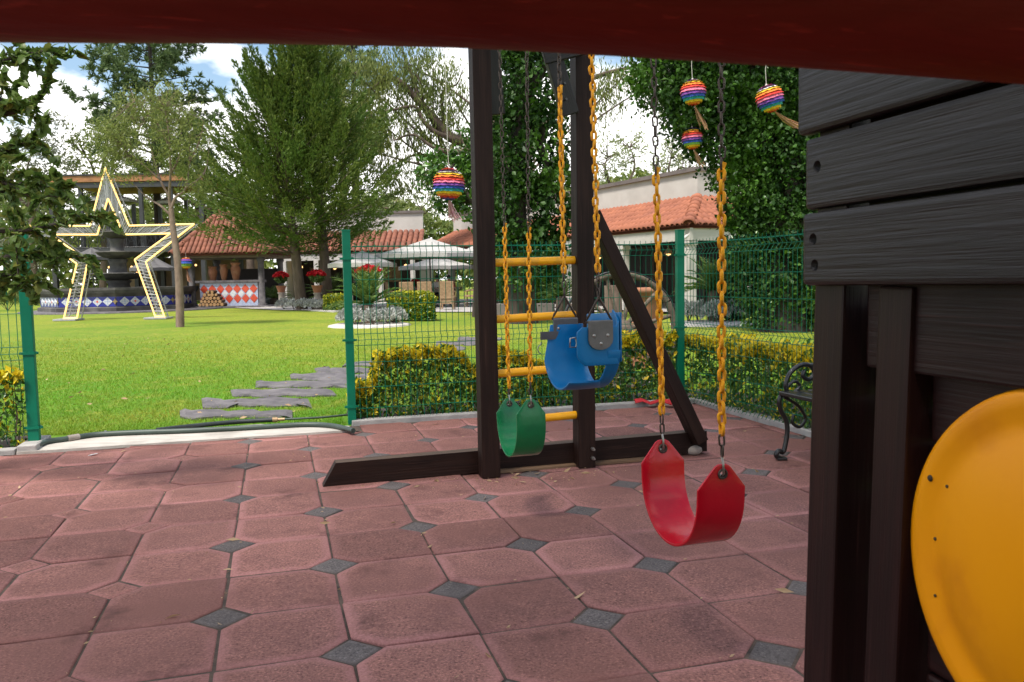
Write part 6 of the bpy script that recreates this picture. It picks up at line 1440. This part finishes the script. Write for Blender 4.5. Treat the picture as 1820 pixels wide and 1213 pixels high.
# ---- sapling in the lawn
sb = gr(320, 579); sb.z = 0; Ys = sb.y
def S(px_, py_, dy=0.0): return pt(px_, py_, Ys+dy)
rr = np.random.default_rng(21); root = thing('sapling', 'slender young tree with a pale trunk standing in the lawn', 'tree', sb); tk = MB()
limb(tk, [sb-UP*0.08, S(319, 520), S(315, 460), S(308, 410), S(304, 372)], 0.115, 0.07, 10)
br = [([S(304, 372), S(312, 352), S(330, 335), S(336, 290, .3), S(338, 230, .4)], .05), ([S(304, 372), S(301, 350), S(303, 300, -.2), S(300, 240, -.3), S(292, 190, -.2)], .055), ([S(308, 388), S(285, 366), S(262, 352, .3), S(240, 330, .5)], .04), ([S(301, 350), S(285, 320), S(270, 270, .5), S(255, 210, .6)], .04),
      ([S(303, 310), S(318, 280), S(322, 240, .6), S(318, 190, .6)], .035), ([S(330, 335), S(352, 320), S(366, 300, .4), S(372, 262, .4)], .035), ([S(285, 320), S(250, 290), S(215, 262, .3)], .03), ([S(300, 260), S(280, 220), S(240, 180, -.4)], .03), ([S(336, 290), S(355, 250), S(362, 215, -.4)], .03)]
starts = []
for P_, r_ in br: limb(tk, P_, r_, 0.008, 6); starts += spline(P_, 8)
bl = [B(270, 235, Ys, 78, 70, 1.0), B(215, 285, Ys, 52, 40, .8), B(335, 260, Ys, 42, 62, .9), B(300, 185, Ys, 50, 45, .8), B(345, 325, Ys, 30, 26, .6), B(250, 190, Ys, 48, 40, .8), B(200, 235, Ys, 40, 45, .8)]
P_, cen = clumps(bl, 110, 22, 0.12, rr, (0.1, 1.0), 0.12); twigs_to(tk, starts, cen, rr, 0.010, 200)
tk.build('trunk', 'bark_pale', root); d = unit(np.array([0, 0, -0.5])+rr.normal(0, 0.6, (len(P_), 3))); tag(leafcloud('crown', P_, 0.095, 'sapling_leaf', root, d, 0.8, 0.22), kind='stuff')

# ---- pepper tree: sweeping limbs with hanging tresses
Yp = 38.0
def Q(px_, py_, dy=0.0): return pt(px_, py_, Yp+dy)
lm = [([Q(905, 560), Q(900, 450), Q(905, 330)], .45, .36), ([Q(905, 330), Q(860, 268), Q(800, 244), Q(775, 215), Q(742, 178), Q(712, 146), Q(690, 140), Q(660, 158)], .30, .05), ([Q(800, 244), Q(775, 236, -.5), Q(752, 215, -.6), Q(738, 190, -.6), Q(700, 195, -.8), Q(672, 200, -.8)], .13, .03),
      ([Q(742, 178), Q(738, 150, .3), Q(724, 118, .4), Q(715, 90, .4)], .12, .04), ([Q(752, 186), Q(748, 150, -.4), Q(735, 125, -.4)], .07, .02), ([Q(790, 235, 0), Q(785, 180, .5), Q(792, 158, .5), Q(812, 150, .5), Q(822, 125, .5)], .09, .02), ([Q(840, 262), Q(810, 272, -.6), Q(770, 262, -.8), Q(735, 240, -.9), Q(700, 250, -.9)], .14, .03),
      ([Q(860, 268), Q(835, 280, .6), Q(790, 285, .8), Q(740, 275, .8), Q(690, 300, .9)], .12, .03), ([Q(905, 330), Q(960, 240), Q(1020, 160), Q(1080, 130), Q(1140, 118)], .25, .05), ([Q(1020, 160), Q(1060, 165, .4), Q(1095, 190, .5)], .08, .02), ([Q(905, 330), Q(880, 200, .6), Q(870, 100, .8), Q(850, 30, .8)], .25, .08)]
bl = [B(680, 130, Yp, 70, 50, 1.8), B(640, 190, Yp, 52, 60, 1.5), B(720, 110, Yp, 60, 42, 1.5), B(770, 120, Yp, 42, 42, 1.2), B(660, 270, Yp, 62, 55, 1.5), B(720, 215, Yp, 62, 42, 1.4), B(730, 300, Yp, 72, 32, 1.2), B(805, 200, Yp, 30, 40, 1.0), B(790, 150, Yp, 45, 50, 1.2), B(775, 250, Yp, 50, 36, 1.2), B(745, 170, Yp, 50, 40, 1.2), B(620, 120, Yp+1, 45, 45, 1.2),
      B(1045, 125, Yp, 45, 45, 1.2), B(1120, 125, Yp, 45, 35, 1.2), B(1075, 175, Yp, 30, 50, 1.0), B(1175, 140, Yp, 40, 50, 1.2)]
bp_ = Q(905, 540); bp_.z = 0
broadleaf('pepper_tree', 'old pepper tree with sweeping limbs and hanging tresses, left of the swing posts', bp_, Q(905, 330), bl, 'pepper_leaf', 0.20, 26, 28, 0.19, 0.20, 'bark', 31, None, lm, 0.42, (0, 0, -1), 0.75, 0.22, 60, (0.15, 1.0))

# ---- ivy clad trees
Yi = 21.0
bl = [B(905, 140, Yi, 45, 75, .9), B(955, 130, Yi, 55, 85, 1.0), B(900, 260, Yi, 40, 80, .8), B(960, 260, Yi, 50, 85, .9), B(925, 370, Yi, 55, 70, .9), B(985, 350, Yi, 32, 80, .8), B(940, 450, Yi, 60, 60, .9), B(890, 420, Yi, 30, 60, .6), B(960, 40, Yi, 90, 70, 1.2)]
bi = pt(930, 560, Yi); bi.z = 0
broadleaf('ivy_tree', 'dark ivy clad tree between the two swing posts', bi, pt(935, 120, Yi), bl, 'ivy_leaf', 0.13, 120, 20, 0.14, 0.4, 'bark_dark', 41, 'ivy clad trees', None, 0.18, (0, -0.4, -1), 0.35, 0.7, 6, (0.72, 1.0))
bl = [B(800, 300, 25, 60, 35, 1.0), B(855, 305, 25, 45, 40, 1.0), B(845, 350, 25, 40, 38, 0.9), B(800, 345, 25.5, 36, 28, .8), B(870, 250, 25, 40, 40, 1.0)]
bq = pt(850, 560, 25); bq.z = 0
broadleaf('leafy_tree', 'bright green leafy tree behind the rainbow ball left of the post', bq, pt(850, 330, 25), bl, ['ivy_leaf', 'hedge_leaf'], 0.15, 60, 22, 0.15, 0.2, 'bark_dark', 42, None, None, 0.1, None, 0, 0.6, 30, (0.5, 1.0), [0.4, 0.6])
Yj = 16.5
bl = [B(1190, 130, Yj, 70, 50, 1.0), B(1260, 150, Yj, 80, 70, 1.2), B(1345, 140, Yj, 85, 80, 1.2), B(1420, 160, Yj, 70, 90, 1.2), B(1235, 205, Yj, 52, 42, .8), B(1295, 240, Yj, 62, 60, 1.0), B(1360, 260, Yj, 70, 80, 1.1), B(1425, 290, Yj, 60, 90, 1.1), B(1320, 320, Yj, 46, 60, .9), B(1370, 370, Yj, 62, 80, 1.0), B(1430, 400, Yj, 60, 80, 1.0), B(1330, 410, Yj, 30, 60, .7), B(1380, 470, Yj, 60, 60, .9), B(1440, 500, Yj, 55, 60, .9), B(1500, 300, Yj, 80, 200, 1.2), B(1300, 60, Yj, 180, 60, 1.6), B(1520, 120, Yj, 120, 120, 1.6), B(1360, 520, Yj, 36, 34, .5), B(1420, 535, Yj, 70, 34, .5), B(1365, 572, Yj, 36, 26, .6), B(1420, 575, Yj, 46, 26, .6)]
bj = pt(1395, 560, Yj); bj.z = 0
root_ivy = broadleaf('ivy_tree', 'huge ivy clad tree filling the right, above the mesh fence', bj, pt(1390, 150, Yj), bl, ['ivy_leaf', 'hedge_leaf'], 0.085, 250, 23, 0.12, 0.55, 'bark_dark', 43, 'ivy clad trees', None, 0.16, (0, -0.4, -1), 0.35, 0.7, 6, (0.70, 1.0), [0.9, 0.1])
# ---- ivy screen along the far right of the garden
bl = [B(1300+45*i, 505, 19.5, 36, 62, .5) for i in range(5)]
q = pt(1400, 560, 19.5); broadleaf('ivy_screen', 'ivy covered screen behind the right fence', (q.x, 19.5, 0), (q.x, 19.5, 1.0), bl, ['ivy_leaf', 'bush_leaf'], 0.12, 150, 18, 0.12, 0.1, 'bark_dark', 44, None, None, 0.1, None, 0, 0.7, 20, (0.7, 1.0), [0.6, 0.4])

# ---- background trees
far = [('pale feathery tree beyond the white parapet, left of the bare chain', 60, [B(1080, 280, 60, 42, 50), B(1120, 262, 60, 36, 34), B(1060, 330, 60, 40, 40)], 'pale_leaf', (1085, 330)),
       ('pale feathery tree beyond the white parapet, below the rainbow balls', 64, [B(1195, 275, 64, 42, 34), B(1225, 300, 64, 40, 28), B(1165, 300, 64, 34, 26)], 'pale_leaf', (1195, 320)),
       ('grey leafed tree at the far left, above the fence post', 58, [B(70, 230, 58, 48, 48), B(30, 270, 58, 50, 60), B(95, 300, 58, 46, 46), B(50, 340, 58, 60, 60), B(20, 420, 58, 50, 50), B(70, 420, 58, 30, 60)], 'grey_leaf', (60, 350)),
       ('olive green tree behind the timber terrace roof, left', 60, [B(150, 275, 60, 46, 50), B(190, 240, 60, 40, 50), B(130, 310, 60, 40, 36), B(205, 300, 60, 50, 40), B(140, 370, 60, 60, 50), B(200, 380, 60, 60, 50), B(110, 430, 60, 60, 40)], 'pepper_leaf', (170, 320)),
       ('olive green tree behind the timber terrace roof, right', 62, [B(330, 300, 62, 60, 50), B(385, 320, 62, 46, 60), B(420, 370, 62, 56, 60), B(300, 330, 62, 40, 40), B(370, 390, 62, 50, 50), B(290, 390, 62, 60, 50), B(250, 350, 62, 50, 50)], 'pepper_leaf', (360, 350)),
       ('sunlit yellow green trees behind the far white wing', 62, [B(700, 365, 62, 50, 26), B(760, 360, 62, 46, 28), B(820, 365, 62, 46, 30), B(650, 370, 62, 46, 34)], 'pale_leaf', (740, 380)),
       ('dark evergreen beside the kiosk roof', 46, [B(440, 350, 46, 36, 50), B(430, 400, 46, 36, 40), B(470, 390, 46, 36, 40)], 'juniper', (440, 400)),
       ('tall feathery tree rising above the junipers', 48, [B(600, 140, 48, 40, 60), B(640, 230, 48, 50, 70), B(590, 230, 48, 40, 60)], 'pepper_leaf', (610, 260))]
for i, (lb, Yd, bl, lf, tp_) in enumerate(far):
    q = pt(tp_[0], tp_[1], Yd); broadleaf('background_tree', lb, (q.x, Yd, 0), q, bl, lf, 0.30, 7.5, 20, 0.32, 0.3, 'bark', 60+i, 'background trees', None, 0.2, (0, 0, -1), 0.3, 0.35, 50, (0.3, 1.0), None, 0.05)
# far belt of trees that reads as one mass
n = 42000; x = RNG.uniform(-75, 75, n); hh = 9.0+1.6*np.sin(x*0.21)+1.1*np.sin(x*0.53+1); P_ = np.stack([x, 80+RNG.normal(0, 2.0, n), hh*RNG.uniform(0, 1, n)**0.7], 1)
tag(leafcloud('tree_belt', P_, 0.7, 'pepper_leaf', None, aspect=0.5), 'distant belt of green trees beyond the buildings', 'trees', None, 'stuff')

# ---- oak at the left edge, close: its leaves are large enough to pick apart
Yo = 4.2
def leaf_oak(name, m, seed):
    rr = random.Random(seed); n = 7; V = []; L_ = 1.0
    for i in range(n+1):
        t_ = i/n; w_ = 0.27*math.sin(math.pi*min(1, t_*0.93+0.05))**0.8*(1+ (0.16 if i % 2 else -0.12)*(0 < i < n)); z = 0.10*math.sin(t_*math.pi)+rr.uniform(-.015, .015); V += [(-w_, t_-0.05, z+abs(w_)*0.28), (0, t_-0.05, z), (w_, t_-0.05, z+abs(w_)*0.28)]
    F = [(3*i+j, 3*i+j+1, 3*i+j+4, 3*i+j+3) for i in range(n) for j in range(2)]; mb = MB(); mb.add(V, F, True); mb.tube([(0, -0.22, -0.02), (0, -0.05, 0)], 0.018, 4, False); return mb.mesh(name, m)
LO = [leaf_oak('leaf', 'oak_leaf', 1), leaf_oak('leaf', 'oak_leaf', 2), leaf_oak('leaf', 'oak_leaf_warm', 3)]
ob = Vector((-3.75, 4.6, 0)); oak = thing('oak_tree', 'oak with large glossy leaves hanging in at the left edge', 'tree', ob)
def O(px_, py_, dy=0.0): return pt(px_, py_, Yo+dy)
tk = MB(); limb(tk, [ob-UP*0.06, ob+Vector((0.05, 0, 0.9)), ob+Vector((0.0, -0.1, 1.7)), ob+Vector((0.1, -0.2, 2.6))], 0.12, 0.07, 12)
obr = [[ob+Vector((0.05, -0.1, 2.1)), O(-60, 150), O(0, 112), O(60, 92), O(125, 100)], [ob+Vector((0, -0.1, 1.8)), O(-50, 210), O(20, 200), O(70, 172), O(88, 140)], [ob+Vector((0, 0, 1.5)), O(-60, 280, .2), O(10, 268, .2), O(60, 240, .2), O(85, 205, .2)], [ob+Vector((0, 0, 1.3)), O(-50, 350, .3), O(30, 340, .3), O(100, 310, .3)],
       [ob+Vector((0.03, 0, 1.15)), O(-40, 420, .1), O(40, 410, .1), O(120, 395, .1), O(165, 385, .1)], [ob+Vector((0.03, 0, 1.0)), O(-40, 470, .2), O(40, 455, .2), O(105, 450, .2), O(160, 462, .2)], [ob+Vector((0, 0, 1.2)), O(-60, 300, -.2), O(0, 320, -.2), O(60, 350, -.2), O(110, 345, -.2)], [ob+Vector((0, 0, 0.95)), O(-50, 500, .1), O(20, 490, .1), O(70, 505, .1)]]
pts_all = []
rro = random.Random(12)
for P_ in obr:
    limb(tk, P_, 0.022, 0.003, 6); sp_ = spline(P_, 14)[5:]; pts_all.append(sp_)
    for k in range(11):
        i = rro.randint(2, len(sp_)-2); d = Vector((rro.uniform(-.3, .8), rro.uniform(-.5, .5), rro.uniform(-.7, .6))).normalized()*rro.uniform(0.08, 0.24); Q_ = [sp_[i], sp_[i]+d*0.5+Vector((0, 0, 0.02)), sp_[i]+d]; limb(tk, Q_, 0.005, 0.0015, 4); pts_all.append(spline(Q_, 6)[2:])
tk.build('trunk', 'bark_dark', oak)
cnt = 0; inv = Matrix.Translation(-ob); rest_C = []
cand = []
for sp_ in pts_all:
    for i in range(1, len(sp_)):
        for r_ in range(2):
            d = (sp_[i]-sp_[i-1]).normalized(); cand.append((sp_[i].lerp(sp_[i-1], rro.random()), d))
rro.shuffle(cand)
for p, d in cand:
    side = Vector((rro.gauss(0, 1), rro.gauss(0, 1), rro.gauss(0, 1))); dv = (d*0.8+side.normalized()*0.9+Vector((0.15, 0, -0.1))).normalized(); s = rro.uniform(0.045, 0.075)
    if cnt < 300 and p.x/p.y > -0.66:
        yv = dv; zv = (Vector((0, 0, 1))+Vector((rro.gauss(0, .6), rro.gauss(0, .6), 0))); xv = yv.cross(zv).normalized(); zv = xv.cross(yv); M4 = Matrix((xv, yv, zv)).transposed().to_4x4() @ Matrix.Scale(s, 4); M4.translation = p
        o = link('leaf', LO[rro.choice((0, 0, 0, 1, 1, 2))], oak); o.matrix_local = inv @ M4; cnt += 1
    else: rest_C.append((p, dv))
C_ = np.array([list(p) for p, d in rest_C]); D_ = np.array([list(d) for p, d in rest_C])
n = 2600; rr = np.random.default_rng(9)       # the deeper leaves of the crown, further out to the left and behind
X_ = [B(-90, 300, Yo+0.35, 100, 220, .35), B(-10, 330, Yo+0.5, 60, 130, .3), B(20, 425, Yo+0.5, 60, 50, .25), B(-60, 470, Yo+0.4, 80, 50, .3)]
P_, _c = clumps(X_, 150, 7, 0.06, rr, (0.2, 1.0)); C_ = np.concatenate([C_, P_]); D_ = np.concatenate([D_, unit(rr.normal(size=(len(P_), 3)))])
tag(leafcloud('crown', C_, 0.062, ['oak_leaf', 'oak_leaf_warm'], oak, D_, 0.95, 0.5, weights=[0.85, 0.15]), kind='stuff')

# ---- unseen tree added behind and left of the viewer to shade the playground
bl = [((-2.4, 0.0, 8.0), 3.0, 3.0, 1.6), ((0.4, -1.2, 8.4), 2.8, 2.8, 1.5), ((-2.0, 2.6, 9.4), 2.6, 2.6, 1.4), ((0.2, 1.6, 9.0), 2.6, 2.6, 1.4), ((-5.0, -1.6, 8.0), 2.6, 2.6, 1.6), ((-2.6, -3.0, 8.0), 2.6, 2.6, 1.6)]
broadleaf('added_shade_tree', 'tall leafy tree added outside the view to shade the playground', (-4.4, -2.2, 0), (-3.4, -1.6, 5.6), bl, 'pepper_leaf', 0.22, 18, 16, 0.36, 0.3, 'bark', 91, None, None, 0.1, None, 0, 0.6, 40, (0.2, 1.0))

# ================================================================== RAINBOW PAPER BALLS
def pinata(label, px_, py_, dpx, Yd, tail, bands, seed, tilt=0.0, tm='tassel', ztop=5.4):
    rr = random.Random(seed); c = pt(px_, py_, Yd); r_ = dpx/2/FPX*Yd; root = thing('paper_ball', label, 'paper ball', c, 'hanging rainbow paper balls')
    Mt = Matrix.Rotation(tilt, 3, 'Y'); n = 44; nb = len(bands)
    core = MB(); ico(core, c, r_*0.93, 3); core.build('core', 'paper_white', root)
    for k, col in enumerate(bands):
        t0, t1 = math.pi*(0.04+0.90*k/nb), math.pi*(0.04+0.90*(k+1.25)/nb); mb = MB()
        for lay in range(2):
            V = []; tA = t0+(t1-t0)*0.4*lay
            for j in range(n):
                a_ = 2*math.pi*(j+0.5*lay)/n; fl_ = rr.uniform(1.02, 1.10)
                V.append(c + Mt @ Vector((r_*0.95*math.sin(tA)*math.cos(a_), r_*0.95*math.sin(tA)*math.sin(a_), r_*0.95*math.cos(tA))))
                tB = t1-rr.uniform(0, 0.06); V.append(c + Mt @ Vector((r_*fl_*math.sin(tB)*math.cos(a_)+rr.uniform(-.01, .01), r_*fl_*math.sin(tB)*math.sin(a_), r_*fl_*math.cos(tB)-r_*0.02)))
            mb.add(V, [(2*j, 2*j+1, (2*j+3) % (2*n), (2*j+2) % (2*n)) for j in range(n)])
        mb.build('fringe', 'paper_'+col, root)
    tl = MB(); s = c - Mt @ Vector((0, 0, r_*0.95)); tv = Vector(tail)*r_
    for k in range(26):
        e = s + tv*rr.uniform(0.8, 1.05) + Vector((rr.gauss(0, .10), rr.gauss(0, .10), rr.gauss(0, .05)))*r_*2; m_ = s.lerp(e, 0.55) + Vector((rr.gauss(0, .04), rr.gauss(0, .05), -0.08))*r_; side = (tv.cross(Vector((rr.gauss(0, 1), rr.gauss(0, 1), rr.gauss(0, 1))))).normalized()*r_*0.035
        tl.add([s-side*.5, s+side*.5, m_+side, m_-side, e+side, e-side], [(0, 1, 2, 3), (3, 2, 4, 5)])
    tl.build('tassel', tm, root)
    st2 = MB(); tp_ = c + Mt @ Vector((0, 0, r_*0.95)); st2.tube([tp_, tp_+Vector((-0.015, 0, 0.25)), (c.x-tilt*0.4, Yd, ztop)], 0.0055, 5); st2.tube([tp_-UP*0.01, tp_+UP*0.035], [0.03, 0.012], 8); st2.build('string', 'string', root)
rb_ = ['pink', 'orange', 'violet', 'white', 'yellow', 'orange', 'red', 'pink', 'violet', 'blue', 'teal', 'yellow', 'orange', 'red', 'violet', 'blue']
rb2 = ['violet', 'white', 'yellow', 'orange', 'red', 'pink', 'violet', 'blue', 'teal', 'yellow', 'orange', 'red']
pinata('largest rainbow paper ball, hanging left of the swing posts', 798, 327, 53, 12.0, (0.35, 0.1, -1.5), rb_, 1, 0.04, 'tassel_pink')
pinata('upper rainbow paper ball of the two between the right chains', 1232, 164, 42, 14.0, (1.0, 0.2, -1.9), rb2, 2, -0.06)
pinata('lower rainbow paper ball of the two between the right chains', 1231, 246, 35.5, 16.0, (1.0, 0.2, -1.7), ['violet', 'blue', 'yellow', 'orange', 'red', 'pink', 'violet', 'blue', 'green', 'yellow', 'orange', 'red'], 3, -0.06)
pinata('tilted rainbow paper ball beside the dark planks', 1368, 175, 45, 12.8, (2.3, 0.3, -1.4), ['pink', 'violet', 'white', 'yellow', 'orange', 'red', 'pink', 'violet', 'blue', 'teal', 'yellow', 'orange', 'red'], 4, -0.28)
pinata('small rainbow paper ball hanging at the kiosk corner', 331, 468, 20, 37.8, (0.5, 0, -2.4), ['orange', 'violet', 'blue', 'green', 'yellow', 'red'], 5, 0.0, 'tassel', zE-0.02)
# the cables that carry the paper balls, above the view
mb = MB(); xs = [(-4.5, 12.0), (7.5, 12.0)]; mb.tube([(-9, 12.0, 5.5), (-0.9, 12.0, 5.4), (4.0, 12.8, 5.4), (3.05, 14.0, 5.4), (3.5, 16.0, 5.4), (6.4, 16.5, 5.6)], 0.008, 5)
tag(mb.build('cable', 'string'), 'thin overhead cable that carries the rainbow paper balls', 'cable')
